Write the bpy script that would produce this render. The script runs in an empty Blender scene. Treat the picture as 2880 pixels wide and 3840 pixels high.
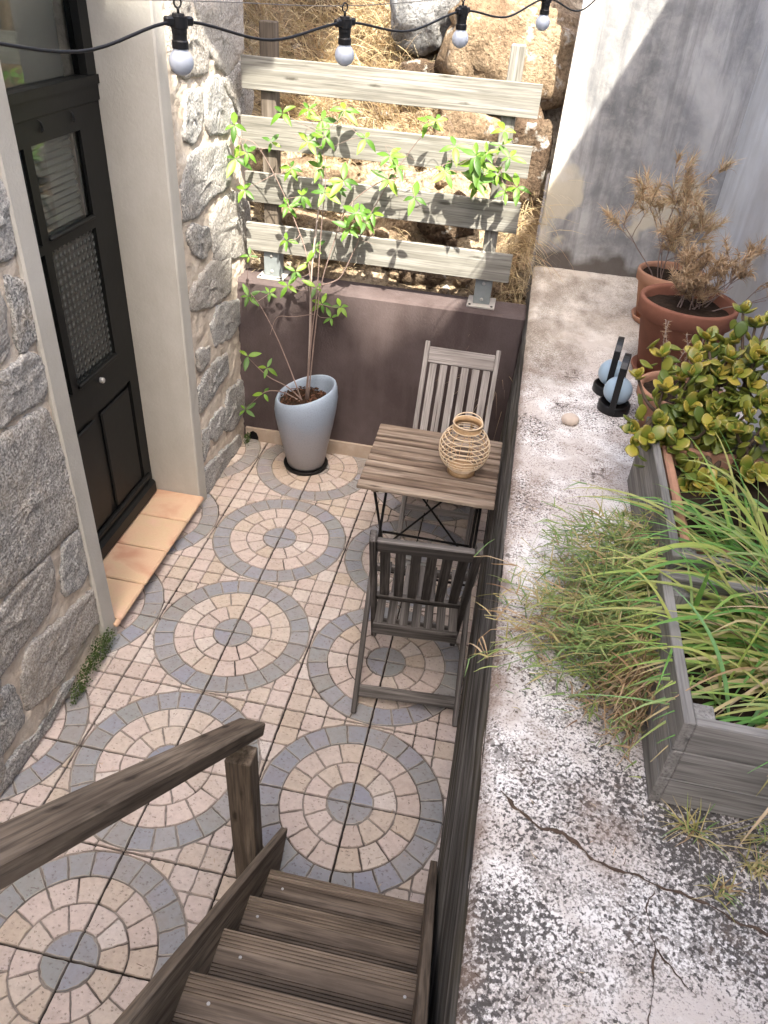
import bpy, bmesh, math, random
from mathutils import Vector, Matrix, noise as mnoise
R=math.radians
random.seed(11)
sc=bpy.context.scene
C=bpy.data.collections.new('scene'); sc.collection.children.link(C)

# ---------------------------------------------------------------- camera
cam_d=bpy.data.cameras.new('camera'); cam=bpy.data.objects.new('camera',cam_d); C.objects.link(cam)
cam_d.sensor_fit='HORIZONTAL'; cam_d.sensor_width=36; cam_d.lens=36*2827.15/2880
cam_d.clip_start=.02; cam_d.clip_end=500
cr=Vector((0.97958148,0.19010685,0.06541798)); cu=Vector((-0.16529525,0.57633134,0.80032473)); cf=Vector((-0.11444478,0.79479656,-0.59598726))
CAM=Vector((0.9045733,-2.1140703,2.3414593))
m=Matrix.Identity(4)
for i in range(3):
    m[i][0]=cr[i]; m[i][1]=cu[i]; m[i][2]=-cf[i]; m[i][3]=CAM[i]
cam.matrix_world=m; sc.camera=cam

# ---------------------------------------------------------------- light
SUN=Vector((.30,-.57,1)).normalized()
world=bpy.data.worlds.new('World'); sc.world=world; world.use_nodes=True
wn=world.node_tree
sky=wn.nodes.new('ShaderNodeTexSky'); sky.sky_type='NISHITA'; sky.sun_disc=False
sky.sun_elevation=math.asin(SUN.z); sky.sun_rotation=math.atan2(SUN.x,SUN.y)
sky.air_density=.7; sky.dust_density=4.0; sky.ozone_density=1.0
wn.links.new(sky.outputs[0],wn.nodes['Background'].inputs[0]); wn.nodes['Background'].inputs[1].default_value=.15
sun_d=bpy.data.lights.new('sun','SUN'); sun_d.energy=2.5; sun_d.angle=R(.6); sun_d.color=(1,.955,.88)
sun=bpy.data.objects.new('sun',sun_d); C.objects.link(sun); sun.location=(3,-6,12)
sun.rotation_euler=SUN.to_track_quat('Z','Y').to_euler()
sc.view_settings.view_transform='Standard'; sc.view_settings.look='None'; sc.view_settings.gamma=1
sc.view_settings.use_curve_mapping=False
sc.view_settings.exposure=2.86
sc.view_settings.use_white_balance=True; sc.view_settings.white_balance_temperature=6850; sc.view_settings.white_balance_tint=8
sc.render.engine='CYCLES'; sc.cycles.use_denoising=True; sc.cycles.max_bounces=8
sc.cycles.sample_clamp_indirect=6

# ---------------------------------------------------------------- material helpers
def mk(name,rough=.85,spec=.3):
    m=bpy.data.materials.new(name); m.use_nodes=True; nt=m.node_tree; b=nt.nodes['Principled BSDF']
    b.inputs['Roughness'].default_value=rough; b.inputs['Specular IOR Level'].default_value=spec
    return m,nt,b
def sock(nt,v,inp):
    if hasattr(v,'is_output'): nt.links.new(v,inp)
    elif isinstance(v,(tuple,list)): inp.default_value=(*v,1) if len(v)==3 and len(inp.default_value)==4 else v
    else: inp.default_value=v
def pos(nt): return nt.nodes.new('ShaderNodeNewGeometry').outputs['Position']
def island(nt): return nt.nodes.new('ShaderNodeNewGeometry').outputs['Random Per Island']
def objc(nt): return nt.nodes.new('ShaderNodeTexCoord').outputs['Object']
def rnd(nt): return nt.nodes.new('ShaderNodeObjectInfo').outputs['Random']
def mapn(nt,vec,scale=(1,1,1),loc=None,off=None,rot=None):
    n=nt.nodes.new('ShaderNodeMapping'); n.inputs['Scale'].default_value=scale
    if loc: n.inputs['Location'].default_value=loc
    if rot: n.inputs['Rotation'].default_value=rot
    nt.links.new(vec,n.inputs['Vector'])
    if off is not None:
        v=nt.nodes.new('ShaderNodeVectorMath'); v.operation='ADD'
        mm=nt.nodes.new('ShaderNodeMath'); mm.operation='MULTIPLY'; nt.links.new(off,mm.inputs[0]); mm.inputs[1].default_value=37.
        nt.links.new(n.outputs[0],v.inputs[0]); nt.links.new(mm.outputs[0],v.inputs[1]); return v.outputs[0]
    return n.outputs[0]
def noi(nt,vec,scale,detail=4,rough=.55,dist=0.):
    n=nt.nodes.new('ShaderNodeTexNoise'); n.inputs['Scale'].default_value=scale; n.inputs['Detail'].default_value=detail
    n.inputs['Roughness'].default_value=rough; n.inputs['Distortion'].default_value=dist
    nt.links.new(vec,n.inputs['Vector']); return n.outputs['Fac']
def vor(nt,vec,scale,feature='F1'):
    n=nt.nodes.new('ShaderNodeTexVoronoi'); n.feature=feature; n.inputs['Scale'].default_value=scale
    nt.links.new(vec,n.inputs['Vector']); return n.outputs['Distance']
def ramp(nt,fac,stops):
    n=nt.nodes.new('ShaderNodeValToRGB'); e=n.color_ramp.elements
    while len(e)<len(stops): e.new(.5)
    for x,(p,c) in zip(e,stops):
        x.position=p; x.color=(*c,1) if isinstance(c,(tuple,list)) else (c,c,c,1)
    nt.links.new(fac,n.inputs[0]); return n.outputs[0]
def mixc(nt,fac,a,b,mode='MIX'):
    n=nt.nodes.new('ShaderNodeMix'); n.data_type='RGBA'; n.blend_type=mode
    sock(nt,fac,n.inputs[0]); sock(nt,a,n.inputs[6]); sock(nt,b,n.inputs[7]); return n.outputs[2]
def mat_(nt,op,a,b=0.):
    n=nt.nodes.new('ShaderNodeMath'); n.operation=op; sock(nt,a,n.inputs[0]); sock(nt,b,n.inputs[1]); return n.outputs[0]
def bump(nt,b,h,strength=.5,dist=.01):
    n=nt.nodes.new('ShaderNodeBump'); n.inputs['Strength'].default_value=strength; n.inputs['Distance'].default_value=dist
    nt.links.new(h,n.inputs['Height']); nt.links.new(n.outputs[0],b.inputs['Normal'])
def col(nt,b,c): sock(nt,c,b.inputs['Base Color'])

def flat(name,c,rough=.7,spec=.3,var=.12,scale=30,metal=0.):
    m,nt,b=mk(name,rough,spec); p=objc(nt)
    n=noi(nt,p,scale,5,.6)
    col(nt,b,mixc(nt,n,tuple(x*(1-var*1.6) for x in c),tuple(min(1,x*(1+var*1.2)) for x in c)))
    b.inputs['Metallic'].default_value=metal
    bump(nt,b,n,.25,.002); return m
def wood(name,dark,mid,light,fine=60.,patch=5.,bumpd=.002,rough=.85,knots=False,lo=.3,hi=.72):
    m,nt,b=mk(name,rough,.2); o=objc(nt); r=rnd(nt)
    v=mapn(nt,o,(1.6,fine,fine),off=r); g=noi(nt,v,1.,6,.62,.4)
    v3=mapn(nt,o,(5.,fine*4,fine*4),off=r); g3=noi(nt,v3,1.,3,.6)
    v2=mapn(nt,o,(2.,patch*1.6,patch*1.6),off=r); p=noi(nt,v2,1.6,4,.6)
    c=ramp(nt,g,[(lo,dark),(.5,mid),(hi,light)])
    c=mixc(nt,ramp(nt,p,[(.38,0.),(.66,1.)]),c,mixc(nt,.55,c,dark))
    c=mixc(nt,ramp(nt,g3,[(.3,.75),(.55,0.)]),c,tuple(x*.35 for x in dark))
    c=mixc(nt,mat_(nt,'MULTIPLY',r,.35),c,mixc(nt,.6,c,light))
    kn=vor(nt,mapn(nt,o,(3.2,15.,15.),off=r),1.); kz=noi(nt,mapn(nt,o,(60,60,60),off=r),1.,3)
    c=mixc(nt,mat_(nt,'MULTIPLY',ramp(nt,mat_(nt,'ADD',kn,mat_(nt,'MULTIPLY',kz,.08)),[(.09,.9),(.17,0.)]),1.),c,tuple(x*.55 for x in dark))
    cr_=noi(nt,mapn(nt,o,(1.1,95,95),off=r),1.,2,.5); c=mixc(nt,ramp(nt,cr_,[(.24,.85),(.30,0.)]),c,tuple(x*.3 for x in dark))
    col(nt,b,c); h=mat_(nt,'ADD',g,mat_(nt,'MULTIPLY',g3,.5)); bump(nt,b,h,.7,bumpd); return m

# ---------------------------------------------------------------- materials
def stone_tile(name,src,kind):
    m,nt,b=mk(name,.8,.25); p=pos(nt)
    r=rnd(nt) if src=='obj' else island(nt)
    if kind=='pink': c=ramp(nt,r,[(0.,(.48,.405,.36)),(.3,(.54,.455,.415)),(.55,(.52,.45,.41)),(.75,(.49,.41,.335)),(1.,(.58,.525,.49))])
    else: c=ramp(nt,r,[(0.,(.265,.265,.265)),(.3,(.255,.265,.295)),(.55,(.26,.27,.265)),(.75,(.25,.262,.315)),(1.,(.30,.30,.305))])
    big=noi(nt,p,3.2,4,.6)
    c=mixc(nt,ramp(nt,big,[(.45,0.),(.70,.55)]),c,mixc(nt,.45,c,(.34,.25,.18)))
    st=noi(nt,p,7.5,6,.7); c=mixc(nt,ramp(nt,st,[(.56,0.),(.74,.5)]),c,mixc(nt,.5,c,(.20,.155,.12)))
    gra=noi(nt,p,45,5,.7); c=mixc(nt,ramp(nt,gra,[(.35,.35),(.6,0.)]),c,mixc(nt,.6,c,(.16,.12,.10)))
    sp=vor(nt,mapn(nt,p,(1,1.5,1)),62); wav=noi(nt,p,150,3,.6,2.5)
    k=mat_(nt,'MULTIPLY',ramp(nt,sp,[(.2,1.),(.34,0.)]),ramp(nt,wav,[(.5,0.),(.56,1.)]))
    c=mixc(nt,mat_(nt,'MULTIPLY',k,.75),c,(.13,.105,.09))
    back=ramp(nt,mat_(nt,'ADD',mapped_y(nt,p),mat_(nt,'MULTIPLY',big,.5)),[(.58,0.),(.98,.7)])
    c=mixc(nt,back,c,mixc(nt,.6,c,(.30,.20,.12)))
    col(nt,b,c); h=mat_(nt,'SUBTRACT',mat_(nt,'MULTIPLY',gra,.8),k); bump(nt,b,h,.5,.003); return m
def mapped_y(nt,p):
    s=nt.nodes.new('ShaderNodeSeparateXYZ'); nt.links.new(p,s.inputs[0])
    return mat_(nt,'MULTIPLY',s.outputs[1],.42)
M={}
for src in ('obj','isl'):
    for k in ('pink','grey'): M[k+src]=stone_tile('paving_'+k+'_'+src,src,k)
def grout():
    m,nt,b=mk('grout',.95,.1); p=pos(nt); n=noi(nt,p,25,5,.7); n2=noi(nt,p,3.,3)
    c=ramp(nt,n,[(.3,(.16,.14,.125)),(.55,(.255,.225,.20)),(.75,(.34,.305,.27))]); c=mixc(nt,ramp(nt,n2,[(.50,0.),(.62,.85)]),c,(.055,.043,.036))
    col(nt,b,c); bump(nt,b,n,.6,.004); return m
M['grout']=grout(); M['joint']=flat('tile_joint',(.035,.028,.024),.95,.1,.4,40)
M['edge']=flat('worn_edge',(.40,.37,.33),.9,.15,.2,60); M['edge_pink']=flat('worn_pink_edge',(.42,.34,.28),.9,.15,.25,60)
def granite():
    m,nt,b=mk('granite',.9,.2); p=pos(nt); r=rnd(nt)
    f=noi(nt,p,120,4,.7); c=ramp(nt,f,[(.36,(.05,.05,.05)),(.45,(.22,.22,.215)),(.53,(.40,.395,.38)),(.64,(.70,.69,.66))])
    g=noi(nt,p,8,6,.68); c=mixc(nt,ramp(nt,g,[(.48,0.),(.7,.6)]),c,mixc(nt,.65,c,(.46,.38,.28)))
    d=noi(nt,p,34,5,.65); c=mixc(nt,ramp(nt,d,[(.3,.6),(.43,0.)]),c,(.09,.087,.082))
    c=mixc(nt,mat_(nt,'ADD',mat_(nt,'MULTIPLY',r,.4),.08),c,(.44,.435,.42))
    c=mixc(nt,ramp(nt,mat_(nt,'FRACT',mat_(nt,'MULTIPLY',r,7.3)),[(.45,0.),(1.,.5)]),c,mixc(nt,.6,c,(.50,.42,.33)))
    col(nt,b,c); h=mat_(nt,'ADD',mat_(nt,'MULTIPLY',f,.6),mat_(nt,'ADD',mat_(nt,'MULTIPLY',d,1.3),mat_(nt,'MULTIPLY',g,1.5))); bump(nt,b,h,1.,.009); return m
M['granite']=granite()
def mortar():
    m,nt,b=mk('mortar',.95,.1); p=pos(nt); g=noi(nt,p,11,5,.65); f=noi(nt,p,60,5,.7)
    c=ramp(nt,g,[(.3,(.46,.385,.31)),(.5,(.62,.54,.45)),(.7,(.74,.68,.59))]); c=mixc(nt,ramp(nt,f,[(.3,.45),(.44,0.)]),c,(.30,.23,.17))
    col(nt,b,c); bump(nt,b,mat_(nt,'ADD',f,g),.8,.010); return m
M['mortar']=mortar()
def render_plaster(name,c,stain,scale=2.5,amt=.5,bd=.003):
    m,nt,b=mk(name,.9,.15); p=pos(nt); g=noi(nt,p,scale,6,.62); f=noi(nt,p,90,4,.6); g2=noi(nt,mapn(nt,p,(6,6,1.1)),2.,4,.6)
    cc=mixc(nt,mat_(nt,'MULTIPLY',ramp(nt,g,[(.4,0.),(.7,1.)]),amt),c,stain)
    cc=mixc(nt,mat_(nt,'MULTIPLY',ramp(nt,g2,[(.45,0.),(.7,1.)]),amt*.6),cc,stain)
    cc=mixc(nt,mat_(nt,'MULTIPLY',f,.15),cc,tuple(x*.6 for x in c))
    col(nt,b,cc); bump(nt,b,mat_(nt,'ADD',f,mat_(nt,'MULTIPLY',g,2.)),.4,bd); return m
M['surround']=render_plaster('surround_plaster',(.50,.485,.445),(.39,.365,.315),3.2,.6,.005)
M['house_plaster']=render_plaster('house_plaster',(.55,.53,.49),(.42,.40,.36))
M['purple']=render_plaster('maroon_render',(.075,.056,.054),(.115,.091,.089),3.5,.9,.008)
M['skirting']=render_plaster('skirting',(.44,.36,.29),(.30,.22,.16),9.,.7)
M['right_wall']=render_plaster('pale_wall',(.62,.645,.675),(.40,.405,.41),1.8,.8)
def grey_wall():
    m,nt,b=mk('stained_wall',.95,.1); p=pos(nt)
    a=noi(nt,mapn(nt,p,(1.,1.,.6)),2.6,10,.62,.4); f=noi(nt,p,17,8,.7,.3); st=noi(nt,mapn(nt,p,(14,14,.9)),1.5,6,.65)
    c=ramp(nt,a,[(.28,(.52,.515,.50)),(.40,(.39,.39,.39)),(.50,(.25,.253,.258)),(.66,(.12,.123,.128))])
    c=mixc(nt,mat_(nt,'MULTIPLY',ramp(nt,f,[(.44,0.),(.64,1.)]),.42),c,(.42,.41,.39))
    c=mixc(nt,mat_(nt,'MULTIPLY',ramp(nt,st,[(.48,0.),(.66,1.)]),.55),c,(.13,.13,.135))
    s=nt.nodes.new('ShaderNodeSeparateXYZ'); nt.links.new(p,s.inputs[0])
    # paler towards the wall's free end, dark strip along the foot
    e=mat_(nt,'ADD',mat_(nt,'MULTIPLY',mat_(nt,'SUBTRACT',s.outputs[0],1.0),2.4),mat_(nt,'MULTIPLY',a,.9))
    c=mixc(nt,ramp(nt,e,[(.50,.9),(.68,0.)]),c,(.60,.58,.53))
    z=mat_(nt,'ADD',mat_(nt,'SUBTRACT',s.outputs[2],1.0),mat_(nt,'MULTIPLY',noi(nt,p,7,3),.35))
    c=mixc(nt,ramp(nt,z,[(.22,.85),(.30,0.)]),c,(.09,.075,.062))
    bl=noi(nt,mapn(nt,p,(1,1,.8),loc=(4.2,0,1.3)),3.4,3,.5)
    k=mat_(nt,'MULTIPLY',ramp(nt,bl,[(.56,0.),(.60,1.)]),ramp(nt,z,[(.30,0.),(.36,1.),(.62,1.),(.72,0.)]))
    c=mixc(nt,mat_(nt,'MULTIPLY',k,.85),c,(.50,.455,.36))
    col(nt,b,c); bump(nt,b,mat_(nt,'ADD',f,a),.5,.006); return m
M['grey_wall']=grey_wall()
def slab_mat():
    m,nt,b=mk('lichen_concrete',.95,.1); p=pos(nt)
    big=noi(nt,p,2.1,5,.6); mid=noi(nt,p,8,6,.68); fine=noi(nt,p,190,4,.6); spot=noi(nt,p,112,4,.55); sp2=noi(nt,p,60,5,.62)
    s=nt.nodes.new('ShaderNodeSeparateXYZ'); nt.links.new(p,s.inputs[0])
    near=ramp(nt,mat_(nt,'MULTIPLY',s.outputs[1],-1.),[(.2,0.),(1.0,1.)])
    c=mixc(nt,mid,(.46,.405,.37),(.68,.635,.595))
    c=mixc(nt,ramp(nt,noi(nt,p,4.3,6,.66),[(.44,0.),(.56,.9)]),c,(.78,.76,.735))
    thr=mat_(nt,'ADD',fine,mat_(nt,'ADD',mat_(nt,'MULTIPLY',mat_(nt,'SUBTRACT',mid,.5),.6),mat_(nt,'MULTIPLY',mat_(nt,'SUBTRACT',big,.5),.5)))
    c=mixc(nt,ramp(nt,thr,[(.475,0.),(.565,.75)]),c,mixc(nt,near,(.23,.175,.15),(.20,.18,.165)))
    th2=mat_(nt,'ADD',spot,mat_(nt,'MULTIPLY',mat_(nt,'SUBTRACT',big,.5),.95)); th2=mat_(nt,'ADD',th2,mat_(nt,'MULTIPLY',near,.035))
    c=mixc(nt,ramp(nt,th2,[(.585,0.),(.65,.88)]),c,(.05,.045,.042))
    th3=mat_(nt,'ADD',sp2,mat_(nt,'MULTIPLY',mat_(nt,'SUBTRACT',mid,.5),.7))
    c=mixc(nt,ramp(nt,th3,[(.62,0.),(.70,.8)]),c,(.06,.053,.047))
    rs=noi(nt,mapn(nt,p,(1,1,1),loc=(3.1,7.7,0)),4.2,6,.7); c=mixc(nt,ramp(nt,rs,[(.54,0.),(.68,.6)]),c,(.22,.155,.115))
    # soil and moss along the free edge
    ed=mat_(nt,'ADD',mat_(nt,'MULTIPLY',mat_(nt,'SUBTRACT',s.outputs[0],1.01),9.),mat_(nt,'MULTIPLY',mid,1.3))
    c=mixc(nt,ramp(nt,ed,[(.62,.75),(.95,0.)]),c,(.17,.12,.09))
    far=mat_(nt,'ADD',mat_(nt,'MULTIPLY',s.outputs[1],.55),mat_(nt,'MULTIPLY',big,.6))
    c=mixc(nt,ramp(nt,far,[(.68,0.),(.95,.6)]),c,mixc(nt,mid,(.46,.40,.32),(.66,.60,.52)))
    dk=noi(nt,mapn(nt,p,(1.6,.8,1),loc=(.0,.35,0)),2.0,5,.65)
    k=mat_(nt,'MULTIPLY',ramp(nt,dk,[(.46,0.),(.60,.8)]),ramp(nt,s.outputs[1],[(.55,0.),(.85,1.)]))
    c=mixc(nt,mat_(nt,'MULTIPLY',k,ramp(nt,fine,[(.35,.5),(.6,1.)])),c,(.15,.115,.085))
    col(nt,b,c); bump(nt,b,mat_(nt,'SUBTRACT',mat_(nt,'MULTIPLY',mid,1.5),thr),.6,.005); return m
M['slab']=slab_mat()
def retain_mat():
    m,nt,b=mk('retaining_wall',.9,.15); p=pos(nt)
    a=noi(nt,mapn(nt,p,(8,1.3,13)),1.4,6,.62,.3); f=noi(nt,mapn(nt,p,(30,9,60)),1.2,4,.65)
    c=ramp(nt,a,[(.3,(.022,.02,.018)),(.45,(.075,.072,.068)),(.58,(.21,.207,.20)),(.75,(.40,.395,.385))])
    c=mixc(nt,mat_(nt,'MULTIPLY',ramp(nt,f,[(.4,0.),(.6,1.)]),.45),c,(.08,.07,.055))
    g=noi(nt,p,2.5,4,.6); c=mixc(nt,ramp(nt,g,[(.5,0.),(.7,.5)]),c,(.13,.11,.055))
    col(nt,b,c); bump(nt,b,mat_(nt,'ADD',a,f),.7,.006); return m
M['retain']=retain_mat()
def hill_mat():
    m,nt,b=mk('hillside',.95,.1); p=pos(nt); a=noi(nt,p,3.,5,.6); f=noi(nt,p,38,6,.7); v=vor(nt,p,20)
    c=ramp(nt,a,[(.34,(.20,.14,.09)),(.5,(.40,.31,.21)),(.66,(.56,.47,.35))]); c=mixc(nt,ramp(nt,f,[(.36,.7),(.56,0.)]),c,(.09,.06,.04))
    col(nt,b,c); bump(nt,b,mat_(nt,'ADD',f,v),1.,.03); return m
M['hill']=hill_mat()
def rock_mat(name,c0,c1,c2):
    m,nt,b=mk(name,.95,.1); p=pos(nt); a=noi(nt,p,5.,6,.65); f=noi(nt,p,55,5,.7); l=noi(nt,p,13,4,.6)
    c=ramp(nt,a,[(.3,c0),(.5,c1),(.68,c2)]); c=mixc(nt,ramp(nt,f,[(.35,.65),(.55,0.)]),c,tuple(x*.35 for x in c0))
    c=mixc(nt,ramp(nt,l,[(.6,0.),(.68,.6)]),c,(.55,.54,.50))
    col(nt,b,c); bump(nt,b,mat_(nt,'ADD',f,mat_(nt,'MULTIPLY',a,1.5)),1.,.02); return m
M['rock_tan']=rock_mat('rock_tan',(.15,.10,.065),(.30,.22,.145),(.42,.33,.23))
M['rock_grey']=rock_mat('rock_grey',(.13,.13,.13),(.28,.28,.28),(.45,.46,.47))
M['rock_brown']=rock_mat('rock_brown',(.06,.042,.03),(.13,.09,.062),(.22,.165,.115))
M['trellis']=wood('weathered_trellis',(.12,.112,.092),(.25,.24,.21),(.40,.395,.37),fine=46,bumpd=.0015)
M['shaded_post_wood']=wood('shaded_weathered_post',(.075,.058,.043),(.14,.112,.088),(.24,.21,.18),fine=38)  # darker timber copy: shade on the left post put into the colour
M['chair']=wood('silvered_teak',(.19,.165,.15),(.34,.31,.29),(.50,.475,.45),fine=55,bumpd=.0012)
M['chair_shaded']=wood('shaded_teak',(.03,.026,.023),(.085,.076,.069),(.25,.23,.215),fine=55,bumpd=.0012)  # same teak darkened: shade on the near chair put into the colour
M['table']=wood('weathered_table_slats',(.085,.056,.04),(.22,.16,.118),(.44,.36,.285),fine=18,patch=16,bumpd=.003,lo=.34,hi=.68)
M['rail']=wood('handrail_wood',(.062,.046,.034),(.18,.138,.102),(.34,.28,.215),fine=30,bumpd=.0015)
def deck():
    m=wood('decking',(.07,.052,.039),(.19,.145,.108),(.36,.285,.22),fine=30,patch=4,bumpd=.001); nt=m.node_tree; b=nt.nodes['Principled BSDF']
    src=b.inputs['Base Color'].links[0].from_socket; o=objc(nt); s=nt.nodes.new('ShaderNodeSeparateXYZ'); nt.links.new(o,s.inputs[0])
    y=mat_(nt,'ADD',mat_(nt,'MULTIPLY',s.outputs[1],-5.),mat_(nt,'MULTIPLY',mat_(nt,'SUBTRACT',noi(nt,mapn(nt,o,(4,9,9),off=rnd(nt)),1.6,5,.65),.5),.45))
    col(nt,b,mixc(nt,ramp(nt,y,[(.30,0.),(.50,.75)]),src,mixc(nt,.72,src,(.026,.021,.017)))); return m  # back half painted dark: shade from the tread above, with algae
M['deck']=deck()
M['planter']=wood('grey_planter_wood',(.14,.133,.122),(.25,.238,.22),(.37,.355,.33),fine=40,bumpd=.001)
M['door']=flat('door_paint',(.008,.0085,.008),.45,.25,.2,20)
M['black']=flat('black_plastic',(.006,.006,.0065),.45,.5,.1)
M['lamp_black']=flat('black_lantern',(.005,.005,.0055),.4,.4,.1)
M['iron']=flat('black_iron',(.007,.0065,.006),.6,.3,.3)
M['galv']=flat('galvanised_steel',(.22,.245,.25),.6,.4,.25,18,.2)
M['plate']=flat('pale_plate',(.38,.36,.33),.7,.3,.2,40)
M['terracotta']=flat('terracotta',(.25,.105,.068),.85,.2,.28,9)
M['terracotta_pale']=flat('pale_terracotta',(.44,.235,.15),.88,.2,.25,8)
M['soil']=flat('soil',(.035,.024,.017),.98,.05,.5,60)
M['bark']=flat('bark_mulch',(.075,.042,.028),.95,.1,.5,30)
M['bark2']=flat('bark_mulch_red',(.17,.085,.055),.95,.1,.4,30)
M['rattan']=flat('rattan',(.70,.55,.38),.55,.35,.15,60)
M['bamboo']=flat('bamboo_band',(.50,.33,.18),.6,.3,.3,60)
M['pebble']=flat('pebble',(.60,.50,.41),.8,.2,.15,40)
M['void']=flat('dark_interior',(.012,.012,.012),.95,.05,.1)
M['twig']=flat('vine_stem',(.24,.175,.15),.8,.2,.2,50)
M['cane']=flat('pale_cane',(.44,.36,.32),.75,.2,.2,50)
M['jade_stem']=flat('jade_stem',(.12,.085,.06),.85,.2,.3,40)
def opal(name,c):
    m,nt,b=mk(name,.35,.5); col(nt,b,c); b.inputs['Subsurface Weight'].default_value=.3; b.inputs['Subsurface Radius'].default_value=(.02,.02,.02); return m
M['opal']=opal('opal_bulb',(.56,.61,.68)); M['globe']=opal('pale_blue_globe',(.33,.44,.53))
def glaze():
    m,nt,b=mk('blue_glaze',.42,.5); p=objc(nt); s=nt.nodes.new('ShaderNodeSeparateXYZ'); nt.links.new(p,s.inputs[0])
    n=noi(nt,p,9,5,.6); f=noi(nt,p,180,2,.6)
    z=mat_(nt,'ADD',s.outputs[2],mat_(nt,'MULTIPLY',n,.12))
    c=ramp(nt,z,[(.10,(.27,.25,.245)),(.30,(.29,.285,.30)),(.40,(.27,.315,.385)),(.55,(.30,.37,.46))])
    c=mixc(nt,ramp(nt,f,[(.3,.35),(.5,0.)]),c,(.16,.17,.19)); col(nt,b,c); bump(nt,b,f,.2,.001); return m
M['glaze']=glaze()
def leafm(name,cols,src='obj',trans=.25,rough=.45):
    m,nt,b=mk(name,rough,.4); r=rnd(nt) if src=='obj' else island(nt)
    c=ramp(nt,r,[(i/(len(cols)-1),x) for i,x in enumerate(cols)]); n=noi(nt,objc(nt),60,3)
    c=mixc(nt,mat_(nt,'MULTIPLY',n,.4),c,mixc(nt,.5,c,(.03,.05,.01)))
    t=nt.nodes.new('ShaderNodeBsdfTranslucent'); mx=nt.nodes.new('ShaderNodeMixShader'); out=nt.nodes['Material Output']
    col(nt,b,c); nt.links.new(c,t.inputs[0]); mx.inputs[0].default_value=trans
    nt.links.new(b.outputs[0],mx.inputs[1]); nt.links.new(t.outputs[0],mx.inputs[2]); nt.links.new(mx.outputs[0],out.inputs[0]); return m
M['vine']=leafm('vine_leaf',[(.055,.14,.02),(.09,.21,.028),(.13,.28,.032),(.20,.33,.035),(.07,.17,.024)],trans=.35)
def jadem():
    m,nt,b=mk('jade_leaf',.35,.5); r=rnd(nt); o=objc(nt); s=nt.nodes.new('ShaderNodeSeparateXYZ'); nt.links.new(o,s.inputs[0])
    c=ramp(nt,r,[(0.,(.085,.135,.02)),(.35,(.14,.19,.025)),(.65,(.30,.30,.045)),(1.,(.44,.34,.055))])
    n=noi(nt,o,70,3); x=mat_(nt,'ADD',s.outputs[0],mat_(nt,'MULTIPLY',n,.01))
    c=mixc(nt,ramp(nt,x,[(.030,0.),(.056,.75)]),c,(.36,.25,.05)); col(nt,b,c)
    b.inputs['Subsurface Weight'].default_value=.15; b.inputs['Subsurface Radius'].default_value=(.005,.006,.002); return m
M['jade']=jadem()
M['jade_in']=leafm('jade_inner_leaf',[(.08,.125,.022),(.16,.19,.03),(.27,.26,.04)],'isl',.05,.4)
M['blade']=leafm('strap_blade',[(.12,.30,.07),(.21,.43,.10),(.40,.50,.12),(.52,.50,.17),(.18,.40,.15)],trans=.3)
M['blade_isl']=leafm('strap_blade_small',[(.12,.30,.07),(.21,.43,.10),(.40,.50,.12),(.52,.50,.17),(.18,.40,.15)],'isl',.3)
M['grass_g']=leafm('grass_green',[(.13,.24,.08),(.25,.36,.11),(.38,.44,.14),(.18,.31,.13)],'isl')
M['grass_y']=leafm('grass_yellow',[(.38,.37,.12),(.50,.42,.17),(.60,.49,.26),(.34,.34,.10)],'isl')
M['grass_d']=leafm('grass_dry',[(.30,.18,.09),(.45,.30,.16),(.55,.42,.27),(.22,.12,.06)],'isl',.15)
M['straw']=leafm('straw',[(.46,.35,.19),(.58,.46,.27),(.66,.55,.36),(.36,.25,.13)],'isl',.2)
M['dry_fine']=leafm('dry_sprigs',[(.38,.235,.13),(.54,.37,.22),(.66,.49,.31),(.44,.28,.16)],'isl',.2)
M['moss']=leafm('moss_leaf',[(.03,.06,.012),(.06,.11,.02),(.09,.13,.03)],'isl',.15)
def clay_tile():
    m,nt,b=mk('clay_sill_tile',.7,.3); p=pos(nt); r=rnd(nt); n=noi(nt,mapn(nt,p,(1,1,1),off=r),5.,3,.5,.6)
    c=ramp(nt,n,[(.3,(.50,.28,.185)),(.46,(.60,.41,.28)),(.56,(.58,.43,.28)),(.7,(.62,.42,.31))]); f=noi(nt,p,120,3)
    c=mixc(nt,mat_(nt,'MULTIPLY',f,.2),c,(.30,.16,.09)); col(nt,b,c); bump(nt,b,n,.2,.003); return m
M['clay']=clay_tile()
def glass():
    m,nt,b=mk('window_glass',.02,.5); b.inputs['Transmission Weight'].default_value=1.; b.inputs['IOR'].default_value=1.45; col(nt,b,(.85,.9,.88)); return m
M['glass']=glass()
def dotglass():
    m,nt,b=mk('patterned_glass',.22,.6); o=objc(nt)
    v=nt.nodes.new('ShaderNodeTexVoronoi'); v.inputs['Scale'].default_value=34.; v.inputs['Randomness'].default_value=0.
    nt.links.new(o,v.inputs['Vector']); d=v.outputs['Distance']
    c=ramp(nt,d,[(.12,(.12,.125,.117)),(.24,(.05,.053,.05)),(.5,(.028,.03,.028))]); col(nt,b,c)
    bump(nt,b,ramp(nt,d,[(.05,1.),(.45,0.)]),.9,.006); return m
M['dotglass']=dotglass()
def blind():
    m,nt,b=mk('pleated_blind',.8,.2); p=pos(nt); n=noi(nt,mapn(nt,p,(2,2,40)),1.,3,.5); col(nt,b,mixc(nt,n,(.11,.11,.10),(.19,.19,.175))); return m
M['blind']=blind()
M['reflect']=flat('transom_reflection',(.08,.09,.085),.5,.5,.3,4)  # tone of the sky reflected in the transom glass
M['crack']=flat('crack_moss',(.095,.068,.052),.98,.05,.5,60)
M['ground']=flat('earth',(.22,.17,.12),.95,.1,.3,1.)
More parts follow.
